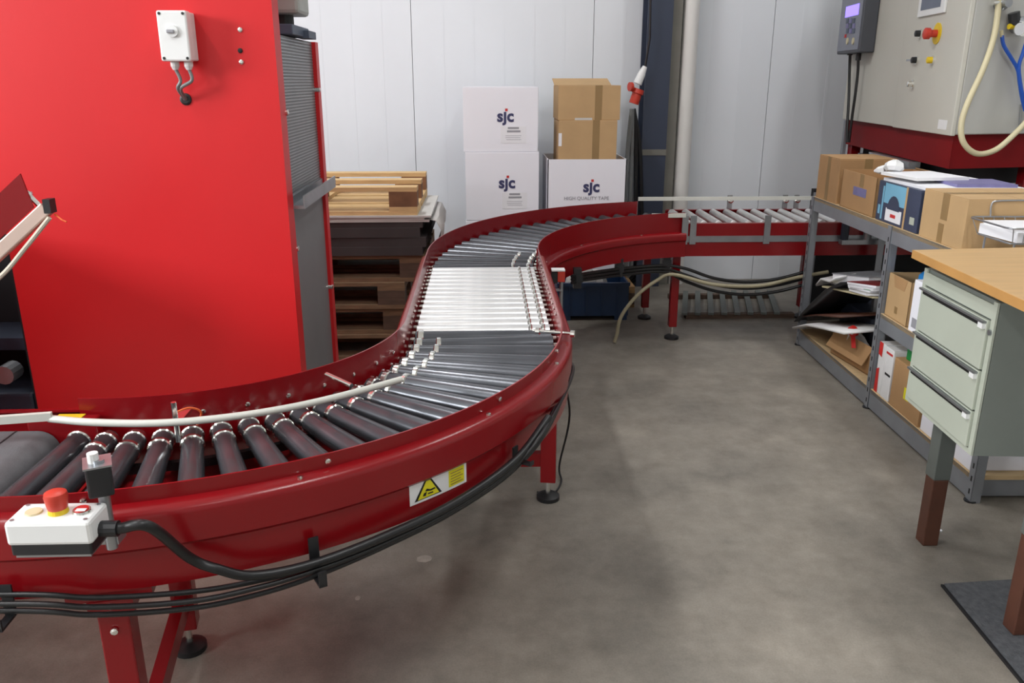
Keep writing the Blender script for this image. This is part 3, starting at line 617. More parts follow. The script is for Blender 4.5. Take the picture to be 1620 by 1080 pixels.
MB().tube([a - nrm * 0.02, a - nrm * 0.02 + Vector((0.02, -0.01, -0.012)), a - nrm * 0.02 + Vector((0.03, -0.012, -0.016))], 0.002, 6).build('rope_end', 'orange', t)
ex = e.x + 0.05
B(-2.6, -1.6, 1.92, 2.42, 0.0, 1.08).build('housing', 'red_cabinet', t, bevel=0.005)  # unseen block added to shade the lower red cabinet from the window
B(ex - 0.02, ex + 0.02, YH - 0.02, YH + 0.02, 0, e.z - 0.01).build('support_post', 'red_dark', t); B(ex - 0.02, ex + 0.02, YH + 0.32, YH + 0.36, 0, e.z - 0.01).build('support_post', 'red_dark', t)
# ------------------------------------------------------------------ pallet stack
def pallet(label, loc, m_deck, m_block, flip=False, jit=0.0, rz=0):
    t = thing('wooden_pallet', label, 'pallet', loc, rz, 'pallets in the stack by the wall')
    def Zz(z0, z1): return (0.144 - z1, 0.144 - z0) if flip else (z0, z1)
    for i, yy in enumerate((0.0, 0.165, 0.3275, 0.49, 0.655)):
        wd = 0.145 if i in (0, 2, 4) else 0.1; z0, z1 = Zz(0.122, 0.144)
        B(-0.6, 0.6, yy, yy + wd, z0, z1).build('deck_board', m_deck, t, bevel=0.002)
    for xx in (-0.6, -0.0725, 0.455):
        z0, z1 = Zz(0.1, 0.122); B(xx, xx + 0.145, 0, 0.8, z0, z1).build('stringer_board', m_deck, t)
        for yy in (0.0, 0.33, 0.7):
            z0, z1 = Zz(0.022, 0.1); B(xx, xx + 0.145, yy, yy + 0.1, z0, z1).build('block', m_block, t)
    for yy in (0.0, 0.33, 0.7):
        z0, z1 = Zz(0, 0.022); B(-0.6, 0.6, yy, yy + 0.1, z0, z1).build('bottom_board', m_deck, t)
    return t
PX = -0.335 - 0.6
lab = ['weathered wooden pallet at the very bottom of the stack', 'dark wooden pallet second from the bottom of the stack', 'dark wooden pallet third from the bottom of the stack', 'dark wooden pallet fourth from the bottom, under the dark sheets']
for i in range(4): pallet(lab[i], (PX + (0.0, -0.07, -0.09, 0.03)[i], 4.3 + (0, 0.01, 0.0, 0.012)[i], i * 0.144), 'wood_aged', 'wood_dark', rz=R((0, 0.6, -0.4, 0.3)[i]))
zz = 4 * 0.144
for i, (h_, dx, m) in enumerate(((0.045, 0.01, 'sheet_dark'), (0.05, 0.03, 'sheet_dark'), (0.05, 0.0, 'sheet_dark'), (0.03, 0.015, 'sheet_dark'), (0.012, 0.05, 'sheet_grey'), (0.012, 0.025, 'sheet_grey'), (0.010, 0.06, 'paper_grey'))):
    o = B(-0.6, 0.6, 0, 0.8, 0, h_).build('cardboard_sheet', m); o.location = (PX + dx, 4.295 + 0.01 * (i % 2), zz); o.rotation_euler = (0, 0, R((0.3, -0.4, 0.5, 0, 0.8, -0.5, 0.2)[i])); zz += h_
    tag(o, ['lowest thick dark sheet in the pallet stack', 'second thick dark sheet in the pallet stack', 'third thick dark sheet in the pallet stack', 'thin dark sheet under the pale sheets in the stack', 'lowest pale grey sheet in the pallet stack', 'middle pale grey sheet in the pallet stack', 'topmost pale sheet directly under the upturned pallet'][i], 'sheet', 'sheets in the pallet stack')
pallet('pale new wooden pallet lying upside down on top of the stack', (PX - 0.01, 4.31, zz), 'wood_pale', 'wood_block', flip=True)
# curled grey liner hanging over the right edge of the stack
pts = []
o = MB()
rows = [(0.0, 0.006), (0.03, 0.0), (0.055, -0.05), (0.05, -0.11), (0.02, -0.17)]
vs = []; fs = []
for j, yy in enumerate((0.02, 0.2, 0.45, 0.7)):
    for k, (dx, dz) in enumerate(rows): vs.append((dx * (1 + 0.2 * math.sin(j * 2)), yy, dz)); 
n = len(rows)
for j in range(3):
    for k in range(n - 1): fs.append((j * n + k, j * n + k + 1, (j + 1) * n + k + 1, (j + 1) * n + k))
o.add(vs, fs); ob = o.build('paper_liner', 'sheet_grey', smooth=True); so = ob.modifiers.new('solid', 'SOLIDIFY'); so.thickness = 0.002
ob.location = (PX + 0.6 + 0.055, 4.3, zz - 0.03); tag(ob, 'pale paper liner curling over the right edge of the pallet stack', 'liner')
# ------------------------------------------------------------------ white cartons
def carton(label, x0, x1, y0, y1, z0, z1, logo_z, strap=None, sticker=True, group='white logo cartons', open_top=False):
    cx, cy = (x0 + x1) / 2, (y0 + y1) / 2; w, d, h = x1 - x0, y1 - y0, z1 - z0
    t = thing('white_carton', label, 'box', (cx, cy, z0), 0, group)
    if open_top:
        MB().box(-w / 2, w / 2, -d / 2, -d / 2 + 0.006, 0, h).box(-w / 2, w / 2, d / 2 - 0.006, d / 2, 0, h).box(-w / 2, -w / 2 + 0.006, -d / 2, d / 2, 0, h).box(w / 2 - 0.006, w / 2, -d / 2, d / 2, 0, h).box(-w / 2, w / 2, -d / 2, d / 2, 0, 0.006).build('body', 'carton_white', t)
    else:
        B(-w / 2, w / 2, -d / 2, d / 2, 0, h - 0.005).build('body', 'carton_white', t, bevel=0.003)
        for s in (-1, 1): B(-w / 2 + 0.001, w / 2 - 0.001, min(0.002 * s, s * (d / 2 - 0.001)), max(0.002 * s, s * (d / 2 - 0.001)), h - 0.005, h - 0.001).build('top_flap', 'carton_white', t)
    lz = logo_z - z0
    text_part('logo', 's\u0237c', 0.1, 'navy_ink', t, Matrix.Translation((0.03, -d / 2 - 0.001, lz)) @ FRONT, bold=0.0035)
    B(0.028, 0.044, -d / 2 - 0.0016, -d / 2 - 0.0004, lz + 0.062, lz + 0.078).build('logo_dot', 'red_ink', t)
    if sticker:
        sx0, sx1 = 0.0, 0.16
        s_ = B(sx0, sx1, -d / 2 - 0.0012, -d / 2 - 0.0002, lz - 0.135, lz - 0.03).build('sticker', 'paper', t)
        for k, (a_, b_, zz_, hh) in enumerate(((0.045, 0.115, -0.047, 0.012), (0.04, 0.125, -0.067, 0.012), (0.03, 0.13, -0.09, 0.005), (0.03, 0.125, -0.102, 0.005), (0.035, 0.13, -0.114, 0.005))):
            B(a_, b_, -d / 2 - 0.0018, -d / 2 - 0.001, lz + zz_, lz + zz_ + hh).build('sticker_line', 'grey_ink' if k < 2 else 'faint_ink', s_)
    return t
yfx = 5.4
pb = pallet('flat wooden pallet on the floor under the white cartons', (0.4, 5.34, 0), 'wood_mid', 'wood_dark'); pb['group'] = 'pallets on the floor'
xa0, xa1 = atY(735, 240, yfx).x, atY(852, 240, yfx).x
zs1, zs2 = atY(790, 240, yfx).z, atY(790, 137, yfx).z; hb = zs2 - zs1
z3 = 0.144; h3 = (zs1 - z3) / 2
carton('white carton at the bottom of the left carton pile, hidden behind the bend', xa0, xa1, yfx, 5.86, z3, z3 + h3, z3 + 0.2)
carton('white carton with logo in the middle of the left pile, just above the bend', xa0 + 0.003, xa1 + 0.004, yfx, 5.86, z3 + h3, zs1, atY(795, 297, yfx).z)
carton('white carton with logo on top of the left pile', xa0 - 0.006, xa1 - 0.004, yfx + 0.005, 5.86, zs1, zs2, atY(793, 192, yfx).z)
xb0, xb1 = atY(866, 300, yfx - 0.03).x, atY(990, 300, yfx - 0.03).x; zb2 = atY(930, 252, yfx - 0.03).z
carton('white carton at the bottom of the right pile under the logo carton', xb0, xb1, yfx - 0.02, 5.84, z3, z3 + (zb2 - z3) / 2, z3 + 0.2, sticker=False)
c2 = carton('open white carton with logo and slogan holding the brown boxes', xb0, xb1, yfx - 0.03, 5.84, z3 + (zb2 - z3) / 2, zb2, atY(930, 303, yfx - 0.03).z, sticker=False, open_top=True)
dd = (5.84 - yfx + 0.03) / 2; lz = atY(930, 316, yfx - 0.03).z - (z3 + (zb2 - z3) / 2)
text_part('slogan', 'HIGH QUALITY TAPE', 0.031, 'grey_ink', c2, Matrix.Translation((0.0, -dd - 0.001, lz)) @ FRONT)
# brown boxes standing in the open carton
ky = yfx + 0.0
def kraft_box(label, x0, x1, y0, y1, z0, z1, group=None, tape=True, m='kraft', rz=0, tape_side=True):
    w, d, h = x1 - x0, y1 - y0, z1 - z0
    t = thing('cardboard_box', label, 'box', ((x0 + x1) / 2, (y0 + y1) / 2, z0), rz, group)
    B(-w / 2, w / 2, -d / 2, d / 2, 0, h - 0.004).build('body', m, t, bevel=0.002)
    for s in (-1, 1): B(-w / 2 + 0.001, w / 2 - 0.001, min(0.0015 * s, s * (d / 2 - 0.001)), max(0.0015 * s, s * (d / 2 - 0.001)), h - 0.004, h).build('top_flap', m, t)
    return t, w, d, h
kx0, kx1 = atY(884, 200, ky).x, atY(979, 200, ky).x
kzm, kzt = atY(930, 190, ky).z, atY(930, 135, ky).z; kzb = z3 + (zb2 - z3) / 2 + 0.006
t, w, d, h = kraft_box('brown cardboard box standing upright in the open white carton, lower one', kx0, kx1 - 0.01, ky, 5.78, kzb, kzm, 'brown boxes by the wall')
B(0.03, 0.075, -d / 2 - 0.001, -d / 2 + 0.0, 0.0, h).build('tape', 'kraft_tape', t)
B(-w / 2 + 0.0, -w / 2 + 0.02, -d / 2 - 0.001, -d / 2, h - 0.16, h - 0.08).build('label_sticker', 'paper', t)
t, w, d, h = kraft_box('brown cardboard box with tape on top of the other brown box by the wall', kx0 - 0.004, kx1 + 0.005, ky + 0.005, 5.8, kzm, kzt, 'brown boxes by the wall')
B(0.035, 0.08, -d / 2 - 0.001, -d / 2 + 0.0, 0.0, h).build('tape', 'kraft_tape', t); B(0.035, 0.08, -d / 2, d / 2, h, h + 0.0008).build('tape', 'kraft_tape', t)
MB().obox((-0.02, d / 2 - 0.09, h + 0.02), w - 0.02, 0.2, 0.004, Matrix.Rotation(R(12), 3, 'X')).build('loose_flap', 'kraft', t)
B(-0.09, 0.02, -d / 2 - 0.001, -d / 2, 0.0, 0.014).build('tape_scrap', 'paper_grey', t)
# red plug, cables by the column
t = thing('industrial_plug', 'red and white industrial plug hanging beside the blue column', 'plug')
pp = atY(1020, 115, 5.87)
MB().tube([atY(1030, -60, 5.87), atY(1028, 60, 5.87), pp + Vector((0, 0, 0.03))], 0.008, 8).build('cable', 'cable', t, smooth=True)
q = atY(1008, 142, 5.87)
MB().lathe(pp + Vector((0, 0, 0.04)), q - pp, [(0, 0.016), (0.05, 0.026), (0.12, 0.03)], 16).build('coupler', 'white_plastic', t, smooth=True)
q2 = atY(1000, 165, 5.87)
MB().lathe(q + Vector((0.01, 0, 0.005)), q2 - q, [(0, 0.04), (0.03, 0.042), (0.034, 0.034), (0.10, 0.034)], 16).build('plug_body', 'red_plastic', t, smooth=True)
MB().lathe(q + Vector((-0.04, -0.02, 0.02)), (-1, -0.4, 0), [(0, 0.03), (0.02, 0.03)], 14).build('flap_cap', 'red_plastic', t)
for i in range(4):
    tag(MB().tube(spline([q2 + Vector((0.006 * i, 0.01 * i, -0.03)), atY(994 + 6 * i, 230, 5.9), atY(988 + 9 * i, 320, 5.9), atY(990 + 9 * i, 420, 5.95), Vector((1.0 + 0.03 * i, 6.0, 0.012))], 6), 0.016 - 0.002 * (i % 2), 8).build('hanging_cable', 'cable_grey' if i < 2 else 'rubber', smooth=True),
        ['leftmost grey cable hanging behind the open white carton', 'second grey cable hanging below the red plug', 'dark cable hanging below the red plug', 'dark cable nearest the blue column below the red plug'][i], 'cable', 'cables hanging by the column')
# under the far bend
t = thing('plastic_crate', 'blue plastic crate on the floor under the far bend', 'crate', (0.68, 5.18, 0))
for s in (-1, 1):
    B(-0.22, 0.22, s * 0.14 - 0.006, s * 0.14 + 0.006, 0.03, 0.24).build('side_wall', 'blue_crate', t); B(s * 0.22 - 0.006, s * 0.22 + 0.006, -0.14, 0.14, 0.03, 0.24).build('end_wall', 'blue_crate', t)
    B(-0.23, 0.23, s * 0.145 - 0.012, s * 0.145 + 0.012, 0.225, 0.245).build('rim', 'blue_crate', t)
    B(s * 0.18 - 0.04, s * 0.18 + 0.04, -0.14, 0.14, 0, 0.03).build('skid', 'blue_crate', t)
B(-0.22, 0.22, -0.14, 0.14, 0.03, 0.036).build('bottom', 'blue_crate', t)
for k in range(4): B(-0.15 + k * 0.1, -0.144 + k * 0.1, -0.153, -0.146, 0.04, 0.225).build('rib', 'blue_crate', t)
t = thing('white_bag', 'crumpled white plastic bag lying in the blue crate', 'bag', (0.62, 5.16, 0.04))
MB().lathe((0, 0, 0), (0, 0, 1), [(0, 0.10), (0.1, 0.125), (0.2, 0.1), (0.26, 0.07), (0.29, 0.03)], 9).build('bag', 'paper_grey', t); MB().lathe((0.1, 0.02, 0), (0, 0, 1), [(0.0, 0.06), (0.15, 0.08), (0.25, 0.04)], 7).build('fold', 'paper_grey', t)
t = thing('slatted_frame', 'dark slatted frame lying on the floor under the far conveyor', 'frame', (1.62, 5.32, 0), 0)
for k in range(8): B(-0.3 + k * 0.085, -0.265 + k * 0.085, -0.3, 0.3, 0.03, 0.045, rz=R(-14)).build('slat', 'leg_grey', t)
for yy in (-0.25, 0.25): B(-0.34, 0.36, yy - 0.025, yy + 0.025, 0, 0.03).build('bearer', 'wood_dark', t)
# ------------------------------------------------------------------ grey steel shelving on the right
SO, SA = Vector((1.738, 2.63, 0)), R(-1.7)
SM = Matrix.Translation(SO) @ Matrix.Rotation(SA, 4, 'Z'); SMI = SM.inverted()
def shel(px, py, w):                    # pixel to shelf-local point on the plane at depth w
    n = (SM.to_3x3() @ Vector((1, 0, 0))); return SMI @ atPl(px, py, SM @ Vector((w, 0, 0)), n)
t = thing('steel_shelving', 'low grey slotted-steel shelving unit along the right side', 'shelf', SO, SA)
DEP, LEN, MID = 0.42, 1.86, 0.90
for sy in (0.0, MID, LEN):
    for sw in (0, 1):
        x0 = 0 if sw == 0 else DEP
        sg_ = 1 if sw == 0 else -1
        p = MB(); p.box(min(x0, x0 + sg_ * 0.003), max(x0, x0 + sg_ * 0.003), sy - 0.018, sy + 0.018, 0, 0.85); p.box(min(x0, x0 + sg_ * 0.036), max(x0, x0 + sg_ * 0.036), sy - 0.018, sy - 0.015, 0, 0.85)
        po = p.build('post', 'shelf_steel', t)
        if sw == 0:
            sl = MB()
            for k in range(16): sl.box(-0.0006, 0.001, sy - 0.004, sy + 0.004, 0.03 + k * 0.05, 0.05 + k * 0.05)
            o = sl.build('post_slots', 'ink', po); o['kind'] = 'stuff'
        MB().lathe((x0 + sg_ * 0.01, sy, 0), (0, 0, 1), [(0, 0.022), (0.006, 0.022)], 10).build('post_foot', 'black_plastic', po)
def shelf_level(y0, y1, z, lip=0.075):
    b = B(0.004, DEP - 0.004, y0 + 0.004, y1 - 0.004, z - 0.018, z).build('shelf_board', 'shelf_board', t)
    for xx in (0.004, DEP - 0.007): B(xx, xx + 0.003, y0 + 0.004, y1 - 0.004, z - lip, z - 0.001).build('beam', 'shelf_steel', b)
    for yy in (y0 + 0.019, y1 - 0.022): B(0.007, DEP - 0.007, yy, yy + 0.003, z - lip, z - 0.018).build('end_beam', 'shelf_steel', b)
ZTOP, ZMID, ZBOT = 0.85, 0.46, 0.10
for (y0, y1) in ((0, MID), (MID, LEN)):
    shelf_level(y0, y1, ZTOP); shelf_level(y0, y1, ZBOT, 0.09)
shelf_level(0, MID, ZMID)
def sthing(name, label, cat, y, w, z, group=None, rz=0): return thing(name, label, cat, SM @ Vector((w, y, z)), SA + rz, group)
def sbox(label, y0, y1, w0, w1, z0, h, m, open_=False, name='cardboard_box', group='boxes on the shelving', cat='box'):
    t = sthing(name, label, cat, (y0 + y1) / 2, (w0 + w1) / 2, z0 + 0.0005, group); d, w = (y1 - y0) / 2, (w1 - w0) / 2; e = 0.004
    if open_:
        MB().box(-w, -w + e, -d, d, 0, h).box(w - e, w, -d, d, 0, h).box(-w, w, -d, -d + e, 0, h).box(-w, w, d - e, d, 0, h).box(-w, w, -d, d, 0, e).build('body', m, t)
    else:
        B(-w, w, -d, d, 0, h - 0.004).build('body', m, t, bevel=0.002)
        for s in (-1, 1): B(min(0.0015 * s, s * (w - 0.001)), max(0.0015 * s, s * (w - 0.001)), -d + 0.001, d - 0.001, h - 0.004, h).build('top_flap', m, t)
    return t, w, d, h
# top level
t, w, d, h = sbox('plain brown cardboard box with taped seam on the near end of the top shelf', 0.335, 0.665, 0.012, 0.40, ZTOP, 0.19, 'kraft')
B(-w - 0.0008, -w, -0.035, 0.015, h - 0.10, h).build('tape', 'kraft_tape', t); B(-w - 0.0008, -w, -0.02, 0.02, 0, 0.075).build('tape', 'kraft_tape', t); B(-w, w, -0.025, 0.02, h, h + 0.0008).build('tape', 'kraft_tape', t)
t, w, d, h = sbox('dark blue printed box with sky picture in the middle of the top shelf', 0.69, 1.085, 0.012, 0.36, ZTOP, 0.175, 'dark_print', name='printed_box')
f = B(-w - 0.001, -w, -0.07, 0.13, 0.085, h - 0.004).build('sky_picture', 'sky_print', t)
MB().add([(-w - 0.0016, 0.03 + 0.06 * math.cos(R(a)), 0.062 + 0.062 * math.sin(R(a))) for a in range(0, 181, 20)], [list(range(10))]).build('dome_picture', 'dark_print', t)
B(-w - 0.0014, -w, -0.05, 0.1, 0.012, 0.066).build('label_sticker', 'paper', t); B(-w - 0.002, -w - 0.001, 0.0, 0.05, 0.03, 0.045).build('label_mark', 'red_ink', t)
B(-w - 0.001, -w, 0.135, 0.15, 0.01, h - 0.02).build('picture_edge', 'sky_print', t); B(-w - 0.001, -w, -0.085, -0.07, 0.0, h).build('picture_edge', 'kraft', t)
B(-w - 0.0012, -w, -0.17, -0.13, 0.03, 0.06).build('emblem', 'drawer_green', t)
B(-w - 0.0012, -w, 0.16, 0.18, 0.03, 0.07).build('emblem', 'sky_print', t)
for i, (dz, yy0, yy1, w0, w1, rz, m, lab_) in enumerate(((0.176, 0.66, 1.08, 0.03, 0.42, 2, 'paper', 'white sheet lying lowest on the printed box'), (0.189, 0.69, 0.9, 0.16, 0.40, -3, 'violet_print', 'violet printed brochure lying on the printed box'), (0.202, 0.82, 1.08, 0.02, 0.26, 9, 'white_gloss', 'white packet lying topmost on the printed box'))):
    o = sthing('paper_packet', lab_, 'paper', (yy0 + yy1) / 2, (w0 + w1) / 2, ZTOP + dz, 'papers on the printed box', R(rz)); ww, dl = (w1 - w0) / 2, (yy1 - yy0) / 2
    B(-ww, ww, -dl, dl, 0, 0.012).build('sheets', m, o); B(-ww + 0.004, ww - 0.006, -dl + 0.003, dl - 0.008, 0.012, 0.0128).build('top_sheet', 'paper' if m != 'violet_print' else 'violet_print', o)
o = sthing('crumpled_bag', 'crumpled white plastic bag wedged beside the open box on the shelf', 'bag', 1.07, 0.06, ZTOP + 0.215, None); MB().lathe((0, 0, 0), (0.2, 0.3, 1), [(0, 0.03), (0.015, 0.045), (0.035, 0.04), (0.05, 0.015)], 7).build('bag', 'white_gloss', o); MB().lathe((-0.02, 0.04, 0.005), (-0.6, 0.6, -0.2), [(0, 0.02), (0.03, 0.016), (0.05, 0.004)], 6).build('corner', 'white_gloss', o)
t, w, d, h = sbox('open brown box with purple print and tape on the top shelf', 1.115, 1.51, 0.012, 0.36, ZTOP, 0.18, 'kraft_dark', open_=True)
B(-w - 0.0008, -w, -0.06, -0.015, h - 0.06, h).build('tape', 'kraft_tape', t); B(-w - 0.0008, -w, -0.1, 0.05, h - 0.105, h - 0.065).build('print', 'violet_print', t)
MB().obox((w + 0.03, 0.0, h - 0.03), 0.004, 2 * d - 0.02, 0.09, Matrix.Rotation(R(-35), 3, 'Y')).build('flap', 'kraft_dark', t); B(-w + 0.005, w - 0.005, d - 0.12, d - 0.006, 0.10, 0.104).build('inner_flap', 'kraft_dark', t)
t, w, d, h = sbox('taller brown cardboard box at the far end of the top shelf', 1.56, 1.85, 0.012, 0.30, ZTOP, 0.225, 'kraft_dark')
B(-w - 0.0008, -w, -0.02, 0.02, 0, h).build('tape', 'kraft_tape', t); B(-0.02, 0.02, -d - 0.0008, -d, h - 0.06, h).build('tape', 'kraft_tape', t)
# wire letter tray
t = sthing('wire_tray', 'grey wire letter tray with white papers at the near shelf end', 'letter tray', 0.195, 0.185, ZTOP + 0.0135)
def rrect(a, b, z, r=0.03, n=5):
    out = []
    for (cx, cy, a0) in ((a - r, b - r, 0), (-a + r, b - r, 90), (-a + r, -b + r, 180), (a - r, -b + r, 270)):
        for k in range(n + 1): an_ = R(a0 + 90 * k / n); out.append((cx + r * math.cos(an_), cy + r * math.sin(an_), z))
    return out + [out[0]]
MB().tube(rrect(0.17, 0.13, 0.115), 0.0035, 6).build('rim', 'steel', t); MB().tube(rrect(0.15, 0.11, 0.06), 0.0025, 6).build('lower_ring', 'steel', t)
for k in range(9): xx = -0.14 + 0.035 * k; MB().tube([(xx * 1.12, -0.13, 0.115), (xx, -0.11, 0.06), (xx, 0.11, 0.06), (xx * 1.12, 0.13, 0.115)], 0.0018, 5).build('wire', 'steel', t)
MB().tube(spline([(-0.09, 0.13, 0.115), (-0.09, 0.135, 0.16), (-0.06, 0.135, 0.172), (0.1, 0.135, 0.172), (0.13, 0.135, 0.16), (0.13, 0.13, 0.115)], 4), 0.003, 6).build('handle', 'steel', t)
for sx in (-0.12, 0.12):
    for sy in (-0.09, 0.09): MB().cyl((sx, sy, 0.0), (sx, sy, 0.06), 0.004, 6).build('leg', 'steel', t)
o = sthing('paper_stack', 'stack of white papers lying in the wire tray', 'paper', 0.195, 0.18, ZTOP + 0.0775, None, R(6)); B(-0.135, 0.135, -0.10, 0.10, 0, 0.035).build('sheets', 'paper', o); B(-0.13, 0.14, -0.105, 0.095, 0.035, 0.044, rz=R(-8)).build('top_sheets', 'paper', o)
o = sthing('document_folder', 'grey folder lying on the shelf under the wire tray', 'folder', 0.18, 0.19, ZTOP + 0.0005, None, R(-3)); B(-0.16, 0.16, -0.14, 0.14, 0, 0.004).build('cover', 'paper_grey', o); B(-0.155, 0.155, -0.13, 0.13, 0.004, 0.012).build('pages', 'paper', o)
# middle level, near bay
t, w, d, h = sbox('open brown box with blue plastic on the middle shelf', 0.66, 0.865, 0.012, 0.34, ZMID, 0.19, 'kraft', open_=True)
MB().add([(-w - 0.001, -0.07, h), (-w - 0.001, 0.06, h), (-w - 0.001, 0.04, h - 0.05), (-w - 0.001, -0.05, h - 0.05)], [(0, 1, 2, 3)]).build('hand_cutout', 'kraft_dark', t); B(-w - 0.001, -w, -0.01, 0.015, 0.03, 0.06).build('print', 'kraft_tape', t)
o = sthing('blue_plastic_bag', 'crumpled blue plastic bag in the open box on the middle shelf', 'bag', 0.75, 0.17, ZMID + 0.01); MB().lathe((0, 0, 0), (0, 0, 1), [(0, 0.07), (0.12, 0.085), (0.19, 0.08), (0.215, 0.05), (0.225, 0.01)], 9).build('bag', 'blue_bag', o); MB().lathe((-0.04, -0.03, 0.12), (-0.3, -0.5, 1), [(0, 0.03), (0.08, 0.04), (0.12, 0.01)], 7).build('fold', 'blue_bag', o)
t, w, d, h = sbox('white carton beside the open brown box on the middle shelf', 0.40, 0.625, 0.006, 0.30, ZMID, 0.215, 'carton_white', name='white_box'); B(-w - 0.001, -w, 0.05, 0.09, 0.02, 0.06).build('print', 'grey_ink', t)
t, w, d, h = sbox('blue plastic bin behind the white carton on the middle shelf', 0.1, 0.38, 0.06, 0.36, ZMID, 0.2, 'blue_bag', open_=True, name='blue_bin', cat='bin')
# bottom level, near bay
t, w, d, h = sbox('narrow red and white box standing on the bottom shelf by the middle post', 0.80, 0.865, 0.012, 0.30, ZBOT, 0.235, 'white_gloss', name='slim_box'); MB().add([(-w - 0.001, d, 0), (-w - 0.001, -0.0, 0), (-w - 0.001, d * 0.2, h * 0.5), (-w - 0.001, d, h * 0.45)], [(0, 1, 2, 3)]).build('red_print', 'red_box', t); MB().add([(-w - 0.001, d, h * 0.75), (-w - 0.001, -d * 0.1, h * 0.72), (-w - 0.001, -d * 0.1, h), (-w - 0.001, d, h)], [(0, 1, 2, 3)]).build('red_print', 'red_box', t)
t, w, d, h = sbox('white carton with red lettering strip behind the brown box on the bottom shelf', 0.715, 0.79, 0.008, 0.28, ZBOT, 0.235, 'white_gloss', name='slim_box'); B(-w - 0.001, -w, -0.03, 0.03, h - 0.03, h - 0.02).build('print', 'red_ink', t); B(-w - 0.001, -w, -0.03, 0.02, 0.11, 0.12).build('print', 'ink', t)
t, w, d, h = sbox('brown cardboard box with a yellow label on the bottom shelf', 0.435, 0.70, 0.008, 0.30, ZBOT, 0.215, 'kraft_dark'); B(-w - 0.001, -w, -0.03, 0.015, 0.07, 0.12).build('yellow_label', 'yellow_sign', t)
t, w, d, h = sbox('small green box standing on the brown box with yellow label', 0.58, 0.67, 0.04, 0.14, ZBOT + 0.2155, 0.085, 'green_box', name='green_box'); B(-w - 0.001, -w, -0.02, 0.02, 0.05, 0.055).build('print', 'white_gloss', t)
t, w, d, h = sbox('white carton at the near end of the bottom shelf', 0.04, 0.42, 0.012, 0.36, ZBOT, 0.15, 'carton_white', name='white_box'); B(-w - 0.0006, -w, -0.1, -0.02, 0.06, 0.1).build('print', 'faint_ink', t)
# far bay clutter
o = sthing('tilted_cardboard', 'tilted pale cardboard sheet carrying magazines in the far shelf bay', 'cardboard', 1.28, 0.06, 0.40); MB().obox((0.12, 0.0, 0.06), 0.36, 0.62, 0.008, Matrix.Rotation(R(-9), 3, 'X')).build('panel', 'hose_beige', o); B(0.02, 0.05, -0.25, -0.22, -0.275, 0.09).build('prop', 'steel', o); B(0.18, 0.21, 0.2, 0.23, -0.275, 0.02).build('prop', 'steel', o)
RX = Matrix.Rotation(R(-9), 3, 'X')
for i, (yy, ww, m) in enumerate(((0, 0.2, 'paper_grey'), (0.01, 0.19, 'green_box'), (-0.01, 0.2, 'paper'), (0.0, 0.19, 'red_dark'))):
    o = sthing('magazine', ['lowest magazine of the pile in the far shelf bay', 'green-backed magazine second in the pile in the far bay', 'white magazine third in the pile in the far bay', 'dark red magazine on top of the pile in the far bay'][i], 'magazine', 1.10, 0.085, 0.50 + i * 0.0135, 'magazines in the far shelf bay', R(-6 + 4 * i)); MB().obox((0, yy, 0), ww, 0.26, 0.010, RX).build('pages', 'paper', o); MB().obox((0, yy, 0.006), ww + 0.003, 0.264, 0.002, RX).build('cover', m if i else 'paper_grey', o)
    if i == 3: MB().obox((-0.02, yy - 0.02, 0.0076), 0.1, 0.12, 0.0006, RX).build('cover_picture', 'red_box', o); MB().obox((0.05, yy + 0.06, 0.0076), 0.06, 0.1, 0.0006, RX).build('cover_picture', 'paper_grey', o)
o = sthing('ring_binder', 'grey ring binder lying behind the magazines in the far bay', 'binder', 1.42, 0.2, 0.46, None, R(12)); MB().obox((0, 0, 0.03), 0.28, 0.3, 0.05, RX).build('pages', 'paper', o); MB().obox((0, 0, 0.058), 0.29, 0.31, 0.004, RX).build('cover', 'shelf_steel', o); MB().obox((0, 0, 0.002), 0.29, 0.31, 0.004, RX).build('cover', 'shelf_steel', o)
def sheetobj(name, label, cat, pts, m, th=0.006, rows=2, depth=0.34):
    """bent sheet following local (s, z) points, extruded in depth"""
    o = sthing(name, label, cat, 0, 0, 0); mb = MB(); vs = []; fs = []
    for (w0, s, z) in pts: vs += [(w0, s, z), (w0 + depth, s, z + 0.02)]
    for k in range(len(pts) - 1): fs.append((2 * k, 2 * k + 1, 2 * k + 3, 2 * k + 2))
    p = mb.add(vs, fs).build('sheet', m, o, smooth=True); sm = p.modifiers.new('solid', 'SOLIDIFY'); sm.thickness = th; return o
def sp(u, v, w): q = shel(u, v, w); return (w, q.y, q.z)
def sheet_px(name, label, cat, pxs, w, m, th=0.006, depth=0.3): return sheetobj(name, label, cat, [sp(u, v, w) for (u, v) in pxs], m, th, 2, depth)
sheet_px('black_film', 'glossy black plastic sheet sloping out of the far shelf bay', 'plastic sheet', [(1330, 446), (1305, 458), (1280, 482), (1256, 508)], -0.03, 'black_film', 0.004, 0.32)
sheet_px('white_tray', 'bent white plastic tray sticking out of the far bottom shelf', 'tray', [(1253, 517), (1275, 512), (1300, 517), (1335, 525)], -0.05, 'white_gloss', 0.012, 0.22)
sheet_px('brown_board', 'brown board lying above the bent white tray in the far bay', 'board', [(1262, 500), (1290, 497), (1330, 500)], -0.01, 'rust_brown', 0.008, 0.3)
sheet_px('foil_scrap', 'crumpled white foil scrap on top of the black plastic sheet', 'scrap', [(1290, 450), (1298, 440), (1312, 444), (1322, 438)], 0.0, 'white_gloss', 0.01, 0.1)
